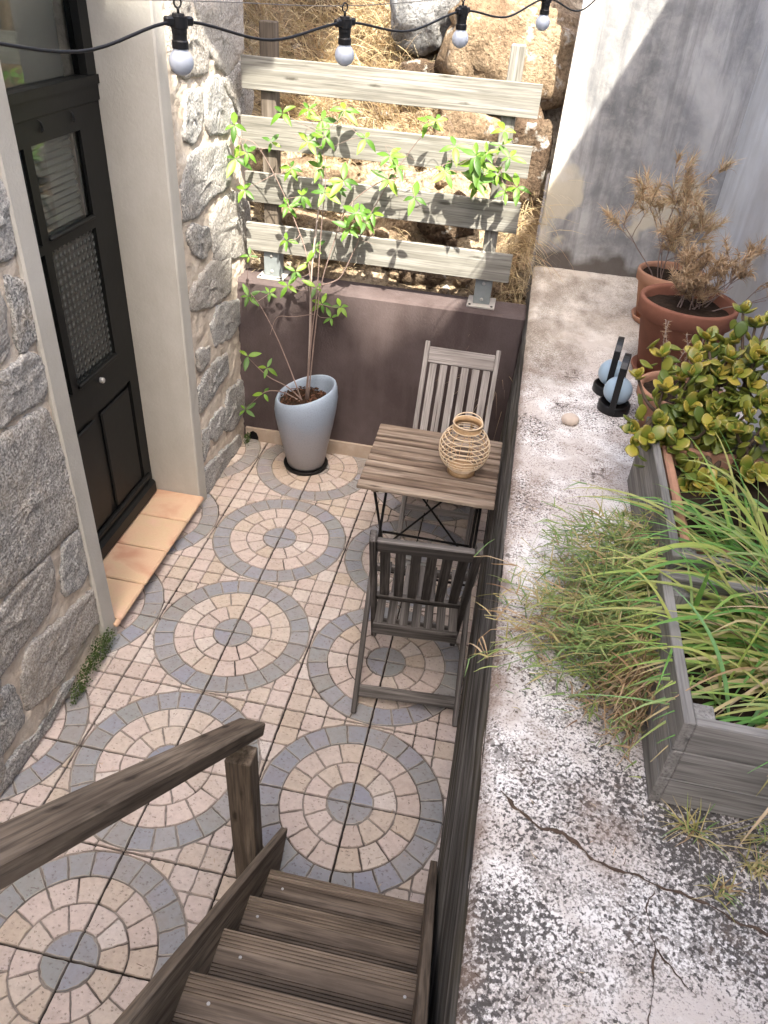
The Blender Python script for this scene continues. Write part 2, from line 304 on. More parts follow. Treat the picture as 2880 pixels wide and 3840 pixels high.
M['screw']=flat('screw_head',(.45,.44,.42),.5,.5,.1,30,.4)
M['wire']=flat('steel_wire',(.16,.15,.14),.6,.4,.1)

# ---------------------------------------------------------------- geometry helpers
def setp(o,parent):
    if parent is not None: o.parent=parent
def mesh(name,v,f,mats,smooth=False,mi=None):
    me=bpy.data.meshes.new(name); me.from_pydata([tuple(p) for p in v],[],f)
    for mm in (mats if isinstance(mats,(list,tuple)) else [mats]): me.materials.append(mm)
    if mi is not None: me.polygons.foreach_set('material_index',mi)
    if smooth: me.polygons.foreach_set('use_smooth',[True]*len(me.polygons))
    me.update(); return me
def ob(name,me,parent=None,loc=(0,0,0),rot=None,scale=None,mtx=None):
    o=bpy.data.objects.new(name,me); C.objects.link(o); setp(o,parent)
    if mtx is not None: o.matrix_basis=mtx
    else:
        o.location=loc
        if rot: o.rotation_euler=rot
        if scale: o.scale=scale
    return o
def tag(o,label,cat,group=None,kind=None):
    if kind: o['kind']=kind
    if label: o['label']=label
    if cat: o['category']=cat
    if group: o['group']=group
    return o
def thing(name,label,cat,loc=(0,0,0),rotz=0.,group=None):
    o=bpy.data.objects.new(name,None); C.objects.link(o); o.location=loc; o.rotation_euler=(0,0,rotz); o.empty_display_size=.05
    return tag(o,label,cat,group)
_bc={}
def boxmesh(dx,dy,dz,mat,bev=.003):
    key=(round(dx,4),round(dy,4),round(dz,4),mat.name,bev)
    if key in _bc: return _bc[key]
    bm=bmesh.new(); bmesh.ops.create_cube(bm,size=1.)
    for v in bm.verts: v.co=Vector((v.co.x*dx,v.co.y*dy,v.co.z*dz))
    if bev>0: bmesh.ops.bevel(bm,geom=list(bm.edges),offset=min(bev,dx*.4,dy*.4,dz*.4),segments=1,affect='EDGES')
    me=bpy.data.meshes.new('box'); bm.to_mesh(me); bm.free(); me.materials.append(mat); _bc[key]=me; return me
def box(name,lo,hi,mat,parent=None,bev=.003):
    c=[(a+b)/2 for a,b in zip(lo,hi)]; d=[b-a for a,b in zip(lo,hi)]
    return ob(name,boxmesh(*d,mat,bev),parent,c)
def plank(name,p0,p1,w,t,mat,parent=None,normal=(0,0,1),bev=.003):
    p0=Vector(p0);p1=Vector(p1);x=(p1-p0);L=x.length;x.normalize()
    z=Vector(normal);z=(z-x*z.dot(x)).normalized();y=z.cross(x)
    mt=Matrix(((x.x,y.x,z.x,0),(x.y,y.y,z.y,0),(x.z,y.z,z.z,0),(0,0,0,1)));mt.translation=(p0+p1)/2
    return ob(name,boxmesh(L,w,t,mat,bev),parent,mtx=mt)
def tube(path,r,sides=6,closed=False,cap=True):
    path=[Vector(p) for p in path];n=len(path);v=[];f=[]
    rr=r if isinstance(r,(list,tuple)) else [r]*n
    up=None
    for i,p in enumerate(path):
        a=path[(i-1)%n] if (closed or i>0) else p; b=path[(i+1)%n] if (closed or i<n-1) else p
        d=(b-a)
        d=d.normalized() if d.length>1e-9 else Vector((0,0,1))
        if up is None: up=Vector((0,0,1)) if abs(d.z)<.9 else Vector((1,0,0))
        u=(up-d*up.dot(d)); u=u.normalized() if u.length>1e-6 else d.orthogonal().normalized(); up=u; w=d.cross(u)
        for k in range(sides):
            t=2*math.pi*k/sides; v.append(p+(u*math.cos(t)+w*math.sin(t))*rr[i])
    m=n if closed else n-1
    for i in range(m):
        for k in range(sides):
            a=i*sides+k;b=i*sides+(k+1)%sides;c=((i+1)%n)*sides+(k+1)%sides;d=((i+1)%n)*sides+k;f.append((a,b,c,d))
    if cap and not closed: f.append(tuple(reversed(range(sides))));f.append(tuple(range((n-1)*sides,n*sides)))
    return v,f
class MB:
    def __init__(s): s.v=[];s.f=[];s.m=[]
    def add(s,v,f,mi=0):
        o=len(s.v);s.v+=[tuple(p) for p in v];s.f+=[tuple(i+o for i in q) for q in f];s.m+=[mi]*len(f)
    def tube(s,path,r,sides=6,closed=False,mi=0): s.add(*tube(path,r,sides,closed),mi)
    def build(s,name,mats,parent=None,loc=(0,0,0),smooth=False,rot=None): return ob(name,mesh(name,s.v,s.f,mats,smooth,s.m),parent,loc,rot)
def lathe(prof,n=32,mod=None):
    v=[];f=[]
    for r,z in prof:
        for k in range(n):
            t=2*math.pi*k/n; rr,zz=(r,z) if mod is None else mod(r,z,t); v.append((rr*math.cos(t),rr*math.sin(t),zz))
    for i in range(len(prof)-1):
        for k in range(n): f.append((i*n+k,i*n+(k+1)%n,(i+1)*n+(k+1)%n,(i+1)*n+k))
    return v,f
def fr(p,scale,oct=4,off=0.): return mnoise.fractal(Vector(p)*scale+Vector((off,off*1.7,-off)),.9,2.,oct)
def catmull(pts,n=6):
    pts=[Vector(p) for p in pts];P=[2*pts[0]-pts[1]]+pts+[2*pts[-1]-pts[-2]];o=[]
    for i in range(1,len(P)-2):
        for k in range(n):
            t=k/n;a,b,c,d=P[i-1:i+3];o.append(.5*((2*b)+(c-a)*t+(2*a-5*b+4*c-d)*t*t+(3*b-a-3*c+d)*t**3))
    return o+[pts[-1]]
def rnu(a,b): return random.uniform(a,b)

# ================================================================ SETTING
tag(ob('ground',mesh('ground',[(-90,-90,-.3),(90,-90,-.3),(90,90,-.3),(-90,90,-.3)],[(0,1,2,3)],M['ground'])),None,None,kind='structure')

# ---- paved terrace floor: square tiles whose quarter circles make up rosettes
T=.33
floor=tag(box('terrace_floor',(-.75,-3.2,-.2),(1.1,1.66,-.014),M['joint'],bev=0),None,None,kind='structure')
def arc(r,a0,a1,n): return [(r*math.cos(a0+(a1-a0)*i/n),r*math.sin(a0+(a1-a0)*i/n)) for i in range(n+1)]
def resample(poly,step):
    out=[];n=len(poly)
    for i in range(n):
        a=Vector(poly[i]);b=Vector(poly[(i+1)%n]);k=max(1,int((b-a).length/step))
        for j in range(k): out.append(a.lerp(b,j/k))
    return out
RC=.322; G=.0027
def quarter():
    P=[]
    e=.0038
    def sector(r0,r1,a0,a1,kind):
        r0=r0+(G if r0>0 else 0);r1-=G
        def aoff(r,edge): return (e if edge else G)/max(r,.02)
        b0=a0<1e-6;b1=abs(a1-math.pi/2)<1e-6
        n=4
        outer=arc(r1,a0+aoff(r1,b0),a1-aoff(r1,b1),n)
        if r0>0: inner=list(reversed(arc(r0,a0+aoff(r0,b0),a1-aoff(r0,b1),max(2,n-1))))
        else: inner=[(e,e)]
        P.append((outer+inner,kind))
    R4=RC/4
    sector(0,R4,0,math.pi/2,'grey')
    for i in range(3): sector(R4,2*R4,i*math.pi/6,(i+1)*math.pi/6,'pink')
    for i in range(4): sector(2*R4,3*R4,i*math.pi/8,(i+1)*math.pi/8,'pink')
    for i in range(6): sector(3*R4,RC,i*math.pi/12,(i+1)*math.pi/12,'grey')
    s=.0785; ed=[T-e,T-s,T-2*s,T-3*s,T-4.3*s]
    for i in range(4):
        for j in range(4):
            x1,x0=ed[i]-(G if i else 0),ed[i+1]+G; y1,y0=ed[j]-(G if j else 0),ed[j+1]+G
            x0=max(x0,e);y0=max(y0,e)
            sq=resample([(x0,y0),(x1,y0),(x1,y1),(x0,y1)],.004)
            rr=RC+.003; keep=[p.length>=rr for p in sq]
            if sum(keep)*.004<.05: continue
            if all(keep): P.append(([(x0,y0),(x1,y0),(x1,y1),(x0,y1)],'pink')); continue
            n=len(sq); st=next(k for k in range(n) if keep[k] and not keep[k-1])
            pts=[sq[(st+k)%n] for k in range(n) if keep[(st+k)%n]]
            a=pts[-1];b=pts[0];aa=math.atan2(a.y,a.x);ab=math.atan2(b.y,b.x)
            poly=[pts[0]]+[q for k,q in enumerate(pts[1:-1]) if k%3==2 or abs(q.x-x1)+abs(q.y-y1)<.006]+[pts[-1]]
            for k in range(1,4): 
                t=aa+(ab-aa)*k/4; poly.append(Vector((rr*math.cos(t),rr*math.sin(t))))
            area=abs(sum(poly[k][0]*poly[(k+1)%len(poly)][1]-poly[(k+1)%len(poly)][0]*poly[k][1] for k in range(len(poly))))/2
            if area>.00012: P.append(([tuple(q) for q in poly],'pink'))
    return P
QP=quarter()
def stone_geo(poly,rg):
    pts=resample(poly,.013); c=sum(pts,Vector((0,0)))/len(pts)
    pts=[p+Vector((rg.uniform(-1,1),rg.uniform(-1,1)))*.0014 for p in pts]; n=len(pts); tl=rg.uniform(-.0006,.0010)
    v=[(p.x,p.y,-.0085) for p in pts]+[(p.x,p.y,-.0016) for p in pts]
    for p in pts:
        d=c-p; q=p+d*min(.35,.0022/max(d.length,1e-4)); v.append((q.x,q.y,.0006+tl))
    f=[(i,(i+1)%n,n+(i+1)%n,n+i) for i in range(n)]+[(n+i,n+(i+1)%n,2*n+(i+1)%n,2*n+i) for i in range(n)]+[tuple(range(2*n,3*n))]
    return v,f,c,[0]*n+[1]*n+[0]
rg=random.Random(5)
NV=3
SG=[[stone_geo(p,rg) for _ in range(NV)] for p,_ in QP]
SM=[[mesh('paving_stone',v,f,[M[QP[i][1]+'obj'],M['edge'] if QP[i][1]=='grey' else M['pinkobj']],False,mi) for v,f,c,mi in var] for i,var in enumerate(SG)]
tile_me=boxmesh(T-.0062,T-.0062,.02,M['grout'],.002)
tiles=[];cand=[]
for i in range(-2,3):
    for j in range(-8,5):
        q={(0,0):0,(1,0):1,(1,1):2,(0,1):3}[(i%2,j%2)]
        cx=T*(i if i%2==0 else i+1); cy=T*(j if j%2==0 else j+1); rot=q*math.pi/2
        tl=ob('floor_tile',tile_me,floor); ctr=Vector((T*(i+.5),T*(j+.5),-.016)); tl.location=ctr-floor.location; 
        tiles.append(tl)
        for k in range(len(QP)):
            vv=rg.randrange(NV); c=SG[k][vv][2]; ca,sa=math.cos(rot),math.sin(rot)
            w=Vector((cx+c.x*ca-c.y*sa,cy+c.x*sa+c.y*ca,0)); d=w-CAM; z=d.dot(cf)
            poly=QP[k][0]; ar=abs(sum(poly[a][0]*poly[(a+1)%len(poly)][1]-poly[(a+1)%len(poly)][0]*poly[a][1] for a in range(len(poly))))/2
            u=.9817*d.dot(cr)/z; h=.9817*d.dot(cu)/z
            vis=abs(u)<.52 and abs(h)<.68 and w.x>-.46 and w.x<.985 and w.y<1.47 and not (w.x>.5 and w.y<-1.02)
            cand.append(((ar/(z*z)) if vis else -1,k,vv,cx,cy,rot,tl,ctr))
cand.sort(key=lambda t:-t[0])
rest=MB()
for n_,(a,k,vv,cx,cy,rot,tl,ctr) in enumerate(cand):
    if n_<300 and a>0:
        ob('paving_stone',SM[k][vv],tl,(cx-ctr.x,cy-ctr.y,-ctr.z),(0,0,rot))
    else:
        ca,sa=math.cos(rot),math.sin(rot); v,f,c,mi=SG[k][vv]
        rest.add([(cx+x*ca-y*sa,cy+x*sa+y*ca,z) for x,y,z in v],f,0 if QP[k][1]=='pink' else 1)
        rest.m[-len(f):]=[(2 if QP[k][1]=='grey' else 3) if q else (0 if QP[k][1]=='pink' else 1) for q in mi]
r_=rest.build('paving_stones',[M['pinkisl'],M['greyisl'],M['edge'],M['pinkisl']],floor,loc=-floor.location); r_['kind']='stuff'

# ---- raised concrete slab with its retaining wall
def grid(nx,ny,fn): 
    v=[fn(i/nx,j/ny) for j in range(ny+1) for i in range(nx+1)]
    f=[(j*(nx+1)+i,j*(nx+1)+i+1,(j+1)*(nx+1)+i+1,(j+1)*(nx+1)+i) for j in range(ny) for i in range(nx)]; return v,f
def slab_z(x,y):
    e=max(0,1-(x-1.012)/.03); return 1.0+.004*fr((x,y,0),3.,3)+.0025*fr((x,y,3),16.,3)-.012*e*e*(1+.8*fr((x,y,1),14,2))
def slab_xy(u,w):
    x=1.012+.86*(u**1.6); y=-3.2+5.36*w; 
    if u==0: x+=.004*fr((0,y,9),7.,3)
    return (x,y,slab_z(x,y))
v,f=grid(46,300,slab_xy); sm=MB(); sm.add(v,f)
tag(sm.build('concrete_slab',M['slab'],smooth=True),None,None,kind='structure')
def rw(u,w):
    z=-.05+1.045*w; y=-3.2+5.4*u; t=max(0,z)/1.0; x=.984+.028*t**1.5+.003*fr((0,y*.5,z*4),5.,3)-.004*(1 if .86<t<.99 else 0)
    return (x,y,min(z,.993))
v,f=grid(220,26,rw); f=[tuple(reversed(q)) for q in f]; o_=len(v)
rm=MB(); rm.add(v,f); rm.add([(1.02,-3.2,-.2),(1.02,2.2,-.2),(1.02,2.2,.96),(1.02,-3.2,.96),(1.9,-3.2,.96),(1.9,2.2,.96),(1.9,2.2,-.2)],[(0,1,2,3),(3,2,5,4),(1,6,5,2)])
tag(rm.build('retaining_wall',M['retain'],smooth=True),'dark grey streaked retaining wall below the concrete slab, right of the table','wall')

# ---- cracks in the slab
def crack(name,label,pts,w):
    pts=catmull([(x,y,0) for x,y in pts],22);v=[];f=[]
    for i,p in enumerate(pts):
        d=(pts[min(i+1,len(pts)-1)]-pts[max(i-1,0)]).normalized();n=Vector((-d.y,d.x,0))
        ww=w*max(.3,.55+1.4*fr(p,13,4)+.6*fr(p,45,2)); off=n*(.016*fr(p,7,4)+.004*fr(p,40,2))
        for s_ in (-1,1):
            q=p+off+n*s_*ww*(1+.4*fr(p+n*s_,40,2)); v.append((q.x,q.y,slab_z(q.x,q.y)+.0025))
        if i: f.append((2*i-2,2*i-1,2*i+1,2*i))
    tag(ob(name,mesh(name,v,f,M['crack'])),label,'crack')
crack('moss_filled_crack','long brown moss filled crack running across the lichen covered slab',[(1.05,-1.19),(1.12,-1.235),(1.17,-1.25),(1.25,-1.29),(1.33,-1.315),(1.42,-1.335),(1.54,-1.365),(1.7,-1.38)],.0042)
crack('thin_crack','thin dark crack branching off toward the viewer in the slab',[(1.338,-1.325),(1.325,-1.37),(1.33,-1.43),(1.325,-1.47),(1.31,-1.55),(1.3,-1.6)],.0018)
crack('thin_crack','short side branch of the thin crack at the bottom right of the slab',[(1.335,-1.432),(1.36,-1.455),(1.40,-1.485)],.0016)

# ---- maroon garden wall with skirting
pw=thing('garden_wall','low maroon rendered wall at the back of the terrace, behind the planter','wall',(.27,1.6,0))
def loc_(p,t): return tuple(Vector(p)-t.location)
def boxin(name,lo,hi,mat,t,bev=.003): return box(name,loc_(lo,t),loc_(hi,t),mat,t,bev)
boxin('wall',(-.6,1.5,-.1),(1.006,1.695,.945),M['purple'],pw,.012)
sk=[(-.46,0),(-.445,0),(-.445,.03),(-.435,.055),(-.415,.066),(-.395,.055),(-.385,.03),(-.385,0),(1.,0),(1.,.082),(-.46,.082)]
n=len(sk);v=[(x,1.483,z) for x,z in sk]+[(x,1.501,z) for x,z in sk]
ob('skirting',mesh('skirting',v,[tuple(range(n))]+[(i,i+n,(i+1)%n+n,(i+1)%n) for i in range(n)],M['skirting']),pw,loc=-pw.location)
dv=[(-.415+.031*math.cos(t*math.pi/10),1.4965,.001+.066*math.sin(t*math.pi/10)) for t in range(11)]
ob('drain_hole',mesh('drain_hole',dv,[tuple(range(11))],M['void']),pw,loc=-pw.location)

# ---- stained concrete wall and pale wall round the slab
gw=MB();gw.add([(1.012,2.16,.9),(1.9,2.16,.9),(1.9,2.16,5),(1.03,2.16,5),(1.012,2.34,.9),(1.9,2.34,.9),(1.9,2.34,5),(1.03,2.34,5)],[(0,1,2,3),(4,0,3,7),(5,4,7,6),(3,2,6,7)])
gw_o=gw.build('stained_wall',M['grey_wall']); tag(gw_o,'tall grey concrete wall with dark stains at the end of the slab','wall')
pr_=[(-3.4,.9),(2.1595,.9),(2.1595,3.33),(-3.4,6.44)]
v=[(1.865,y,z) for y,z in pr_]+[(2.15,y,z) for y,z in pr_]
tag(ob('pale_wall',mesh('pale_wall',v,[(3,2,1,0),(4,5,6,7),(0,1,5,4),(1,2,6,5),(2,3,7,6),(3,0,4,7)],M['right_wall'])),'tall pale bluish rendered wall behind the terracotta pots','wall')
# ---- house volume added out of view to cut low sky light
nh=thing('sky_blocker_house','unseen house volume added behind the viewpoint to block low sky light','house',(1,-5,0))
boxin('wall',(-6,-8,-.2),(8,-4.2,3.6),M['house_plaster'],nh,0)
boxin('roof',(-6.3,-8.3,3.6),(8.3,-4.0,3.75),M['terracotta'],nh,0)
# ---- pine added out of view as sun blocker, its dense crown shading the terrace
pt=thing('sun_blocker_pine','unseen umbrella pine added behind the viewpoint to block the sun from the terrace','tree',(3.9,-7.2,-.3))
tk=MB();tk.tube(catmull([(0,0,0),(.15,.1,4),(-.1,0,8),(0,.05,11.6)],6),[.34-.009*i for i in range(19)],10)
for k in range(9):
    a_=k*.7;tk.tube([(0,0,8.6+.25*k),(.6*math.cos(a_),.8*math.sin(a_),10.4+.15*k),(1.5*math.cos(a_),1.9*math.sin(a_),12.0)],[.12,.08,.04],6)
tk.build('trunk',M['jade_stem'],pt,smooth=True)
cw=MB();icb=bmesh.new();bmesh.ops.create_icosphere(icb,subdivisions=2,radius=1.);icv=[q.co.copy() for q in icb.verts];icf=[tuple(w.index for w in q.verts) for q in icb.faces];icb.free()
rgp=random.Random(4)
nx_,ny_=8,10
for i in range(nx_):
    for j in range(ny_):
        for l in range(2):
            c=Vector((2.15+3.5*i/(nx_-1)+rgp.uniform(-.08,.08),-9.85+4.2*j/(ny_-1)+rgp.uniform(-.06,.06),12.15+.45*l+rgp.uniform(-.15,.15)))-Vector((3.9,-7.2,-.3))
            r=rgp.uniform(.36,.46);cw.add([c+q*r*(1+.22*mnoise.noise(q*2.3+c*3)) for q in icv],icf)
cw.build('crown',M['moss'],pt)

# ---- hillside
def hill_z(x,y):
    t=y-1.7; b=.90+1.12*t-.05*t*t if t<5 else .9+1.12*5-.05*25+.3*(t-5)
    b+=.10*fr((x,y,0),1.1,4)+.10*abs(fr((x,y,2),2.7,4))*min(1,t*3+.1)+.035*fr((x,y,5),9.,4)*min(1,t*4+.2)
    if x>.74: b-=.75*min(1,(x-.74)/.14)*max(0,1-t/.85)*min(1,t*6+.25)
    b-=.16*max(0,fr((x,y,7),4.2,3))*min(1,t*4)
    return b
v,f=grid(150,170,lambda a,b:(lambda x,y:(x,y,hill_z(x,y)))(-3+7.5*a,1.695+8*b**1.9))
f=[q for q in f if not all(v[i][0]>.985 and v[i][1]<2.36 for i in q)]
tag(ob('hillside',mesh('hillside',v,f,M['hill'],True)),None,None,kind='structure')
def rock(name,label,loc,size,rotz,mat,seed,sharp=.28,grp=None):
    bm=bmesh.new(); bmesh.ops.create_icosphere(bm,subdivisions=4,radius=1.)
    for v in bm.verts:
        p=v.co.copy(); q=Vector([math.copysign(abs(c)**.72,c) for c in p]); 
        d=1+sharp*mnoise.noise(p*1.3+Vector((seed,seed*2,0)))+.12*fr(p,3.1,4,seed)+.05*abs(fr(p,9.,3,seed)); v.co=Vector((q.x*size[0],q.y*size[1],q.z*size[2]))*d
    me=bpy.data.meshes.new(name); bm.to_mesh(me); bm.free(); me.materials.append(mat)
    me.polygons.foreach_set('use_smooth',[True]*len(me.polygons))
    o=ob(name,me,None,loc,(rnu(-.2,.2),rnu(-.2,.2),rotz)); 
    if label: tag(o,label,'boulder',grp)
    return o
rock('boulder','large tan boulder behind the right trellis post',(.72,2.50,1.97),(.38,.28,.25),.3,M['rock_tan'],3.1,.22)
rock('boulder','pale grey boulder with a sunlit top, left of the large tan one',(.24,2.55,2.10),(.16,.17,.17),-.4,M['rock_grey'],7.7,.3)
rock('boulder','dark brown rock in the shadowed gap beside the concrete wall',(.84,2.30,1.50),(.14,.14,.24),.2,M['rock_brown'],12.4)
rock('boulder','flat pale rock seen between the second and third boards on the left',(-.2,2.02,1.36),(.22,.12,.085),.1,M['rock_tan'],1.3,.2)
rock('boulder','pale rock low on the left behind the lowest trellis board',(-.2,1.93,1.12),(.2,.1,.085),-.2,M['rock_tan'],22.,.2)
rock('boulder','dark brown rock behind the middle of the lower boards',(.52,1.98,1.25),(.16,.12,.1),.5,M['rock_brown'],31.)
rock('boulder','brown rock behind the gap under the top board, centre right',(.56,2.24,1.62),(.18,.14,.11),-.3,M['rock_tan'],41.)
rock('boulder','small brown rock above the top board, below the pale grey boulder',(.27,2.42,1.80),(.13,.1,.09),.6,M['rock_brown'],55.)
rock('boulder','tan rock just above the garden wall, left of the right bracket',(.42,1.83,.98),(.14,.09,.07),.2,M['rock_brown'],61.)
rb=MB()
for k in range(150):
    x=rnu(-.5,1.05);y=1.75+rnu(0,1)**1.6*1.2;r=rnu(.012,.05);c=Vector((x,y,hill_z(x,y)+r*.2))
    bm=bmesh.new();bmesh.ops.create_icosphere(bm,subdivisions=1,radius=r)
    bm.verts.ensure_lookup_table();vv=[c+Vector((q.co.x*rnu(.8,1.4),q.co.y*rnu(.8,1.3),q.co.z*rnu(.6,1.)))*rnu(.85,1.15) for q in bm.verts];ff=[tuple(w.index for w in p.verts) for p in bm.faces];bm.free();rb.add(vv,ff,random.choice([0,0,1]))
tag(rb.build('rubble',[M['rock_tan'],M['rock_brown']]),'broken stones lying on the hillside behind the trellis','rubble',kind='stuff')
# dry grass
def blade_strip(b,p,d,L,w,droop,mi=0,seg=4,twist=0.):
    d=Vector(d).normalized();p=Vector(p);v=[];f=[]
    side=d.cross(Vector((0,0,1)));side=side.normalized() if side.length>1e-3 else Vector((1,0,0))
    side=(side*math.cos(twist)+d.cross(side)*math.sin(twist))
    for i in range(seg+1):
        t=i/seg;ww=w*(1-t**1.8)*.5+.0002
        v+=[p-side*ww,p+side*ww]
        if i: f.append((2*i-2,2*i-1,2*i+1,2*i))
        p=p+d*(L/seg);d=(d+Vector((rnu(-.12,.12),rnu(-.12,.12),-droop/seg))).normalized()
    b.add(v,f,mi)
sg=MB()
def straw_patch(n,x0,x1,y0,y1,L0,L1,w=.0035,lean=(0,-.6,.4)):
    for k in range(n):
        x=rnu(x0,x1);y=rnu(y0,y1);z=hill_z(x,y)
        d=Vector((rnu(-1,1),rnu(-1,.3),rnu(.0,1.)))+Vector(lean)*.6
        blade_strip(sg,(x,y,z-.01),d,rnu(L0,L1),w*rnu(.6,1.3),rnu(.3,1.6),0 if random.random()<.8 else 1,4,rnu(-1.5,1.5))
straw_patch(5200,-1.2,.12,2.2,3.3,.14,.38,.0042)
straw_patch(700,-.5,-.1,1.72,2.3,.06,.2)
straw_patch(380,-.1,.35,1.72,2.3,.04,.13)
straw_patch(240,.3,.8,1.75,2.3,.05,.14)
straw_patch(500,.1,.45,2.2,2.5,.06,.2)
straw_patch(420,.84,1.0,2.0,2.3,.14,.42,.003,(0,-1.2,-.3))
straw_patch(260,.80,.98,1.7,1.78,.12,.3,.0025)
straw_patch(200,.88,.99,1.75,2.0,.3,.55,.0028)
straw_patch(900,.0,2.,3.0,4.0,.1,.3)
tag(sg.build('dry_grass',[M['straw'],M['dry_fine']]),'golden dry grass covering the hillside behind the trellis','grass',kind='stuff')

# ================================================================ STONE HOUSE (left)
XW=-.475
house=thing('stone_house','granite house wall with beige mortar joints and a dark green door on the left','house',(XW,.3,0))
HL=Vector(house.location)
def H(p): return tuple(Vector(p)-HL)
def hbox(name,lo,hi,mat,parent=house,bev=0.,off=None): 
    return box(name,H(lo),H(hi),mat,parent,bev)
def inside(p,poly):
    x,y=p;c=False;n=len(poly)
    for i in range(n):
        x1,y1=poly[i];x2,y2=poly[i-1]
        if (y1>y)!=(y2>y) and x<(x2-x1)*(y-y1)/(y2-y1)+x1: c=not c
    return c
def wall_skin(y0,y1,z0,z1,step,end=None):
    ny=int((y1-y0)/step);nz=int((z1-z0)/step)
    def fn(a,b):
        y=y0+(y1-y0)*a;z=z0+(z1-z0)*b
        x=XW-.001+.006*fr((0,y,z),6.5,4)+.009*fr((2,y,z),30.,4)
        ye=y
        if end and a==1: ye+=.02*fr((0,0,z),7,3); 
        if end and a==1: x-=.03
        return (x-HL.x,ye-HL.y,z)
    return grid(ny,nz,fn)
wm=MB()
wm.add(*wall_skin(-2.6,-.19,-.05,2.5,.016)); wm.add(*wall_skin(.86,1.76,-.05,2.5,.016,True))
wm.build('wall_skin',M['mortar'],house,smooth=True)
def hb(lo,hi):
    me=boxmesh(*[b-a for a,b in zip(lo,hi)],M['mortar'],0); return me
hbox('wall_core',(-1.3,-4.5,-.2),(-.505,-.17,4.0),M['mortar']); hbox('wall_core',(-1.3,.84,-.2),(-.505,1.74,4.0),M['mortar'])
hbox('wall_core',(-1.3,-.17,2.75),(-.505,.84,4.0),M['mortar'])
hbox('room_shadow',(-1.3,-.17,-.2),(-1.2,.84,2.75),M['void'])
# unseen roof overhang, outline shaped to throw shadow on wall and board ends
ev=[(.09,.114),(.226,.358),(.345,.375),(.345,3.2),(-1.6,3.2),(-1.6,.114)]
v=[H((x,y,3.98)) for x,y in ev]+[H((x,y,4.12)) for x,y in ev];n=len(ev)
ob('shade_eave',mesh('shade_eave',v,[tuple(reversed(range(n))),tuple(range(n,2*n))]+[(i,(i+1)%n,(i+1)%n+n,i+n) for i in range(n)],M['house_plaster']),house)
STONES=[[(0.973,2.148),(1.135,2.143),(1.155,2.106),(1.219,2.054),(1.292,1.971),(1.257,1.901),(1.138,1.902),(0.992,1.91),(0.938,1.974),(0.95,2.092)],[(1.049,1.843),(1.183,1.834),(1.201,1.776),(1.163,1.69),(1.085,1.66),(0.995,1.689),(1.033,1.772)],[(1.267,1.845),(1.399,1.859),(1.478,1.785),(1.572,1.689),(1.478,1.64),(1.274,1.661),(1.231,1.716)],[(1.096,1.615),(1.421,1.591),(1.492,1.502),(1.439,1.405),(1.226,1.412),(1.076,1.377),(0.947,1.394),(0.953,1.505),(1.01,1.588)],[(1.357,1.357),(1.533,1.349),(1.687,1.269),(1.701,1.153),(1.642,1.034),(1.245,1.137),(1.241,1.31)],[(1.224,2.122),(1.72,2.111),(1.696,1.941),(1.515,1.869),(1.366,1.918),(1.279,2.012)],[(1.463,1.838),(1.688,1.882),(1.832,1.758),(1.793,1.666),(1.634,1.68)],[(0.991,1.344),(1.184,1.283),(1.182,1.208),(1.099,1.176),(0.989,1.228),(0.948,1.303)],[(1.165,1.122),(1.406,1.076),(1.381,0.921),(1.156,0.933),(0.928,1.004),(0.946,1.084)],[(1.218,0.895),(1.522,0.826),(1.523,0.721),(1.375,0.688),(1.16,0.733),(1.138,0.84)],[(0.931,0.789),(1.069,0.761),(1.068,0.685),(0.948,0.685)],[(1.089,0.653),(1.273,0.627),(1.286,0.526),(1.074,0.498),(0.919,0.485),(0.919,0.61)],[(1.282,0.405),(1.508,0.364),(1.502,0.187),(1.325,0.161),(1.191,0.237),(1.24,0.339)],[(1.021,0.37),(1.197,0.361),(1.193,0.249),(1.068,0.23),(1.006,0.292)],[(0.912,0.382),(0.989,0.351),(0.954,0.247),(0.903,0.202)],[(0.951,0.159),(1.185,0.108),(1.381,0.075),(1.405,0.004),(1.105,0.008),(0.921,0.007),(0.889,0.134)],[(-0.209,1.784),(-0.183,1.733),(-0.189,1.641),(-0.212,1.598),(-0.272,1.596),(-0.357,1.635),(-0.279,1.823)],[(-0.284,1.537),(-0.203,1.509),(-0.191,1.421),(-0.19,1.35),(-0.264,1.333),(-0.294,1.322),(-0.279,1.41),(-0.288,1.48)],[(-0.392,1.497),(-0.353,1.424),(-0.329,1.377),(-0.363,1.337),(-0.448,1.36)],[(-0.48,1.105),(-0.368,1.105),(-0.254,1.086),(-0.221,0.997),(-0.192,0.855),(-0.186,0.69),(-0.21,0.652),(-0.39,0.665),(-0.581,0.688),(-0.645,0.693),(-0.762,0.747),(-0.593,1.152)],[(-0.312,0.603),(-0.217,0.6),(-0.185,0.425),(-0.233,0.387),(-0.359,0.413),(-0.356,0.509)],[(-0.673,0.625),(-0.567,0.636),(-0.406,0.622),(-0.419,0.505),(-0.493,0.439),(-0.639,0.45),(-0.749,0.435),(-0.848,0.503),(-0.77,0.692)],[(-0.406,0.34),(-0.19,0.301),(-0.19,0.148),(-0.357,0.159),(-0.484,0.122),(-0.562,0.143),(-0.667,0.182),(-0.651,0.325),(-0.591,0.385)],[(-0.774,0.373),(-0.718,0.339),(-0.714,0.256),(-0.728,0.173),(-0.807,0.157),(-0.854,0.171),(-0.941,0.241),(-0.858,0.442)],[(-0.797,0.092),(-0.616,0.051),(-0.517,0.09),(-0.44,0.055),(-0.63,0.014),(-0.807,0.017),(-0.908,0.038),(-0.885,0.094)],[(-0.4,1.307),(-0.326,1.305),(-0.261,1.307),(-0.202,1.264),(-0.193,1.191),(-0.237,1.151),(-0.378,1.173),(-0.453,1.173),(-0.527,1.222),(-0.482,1.331)]]
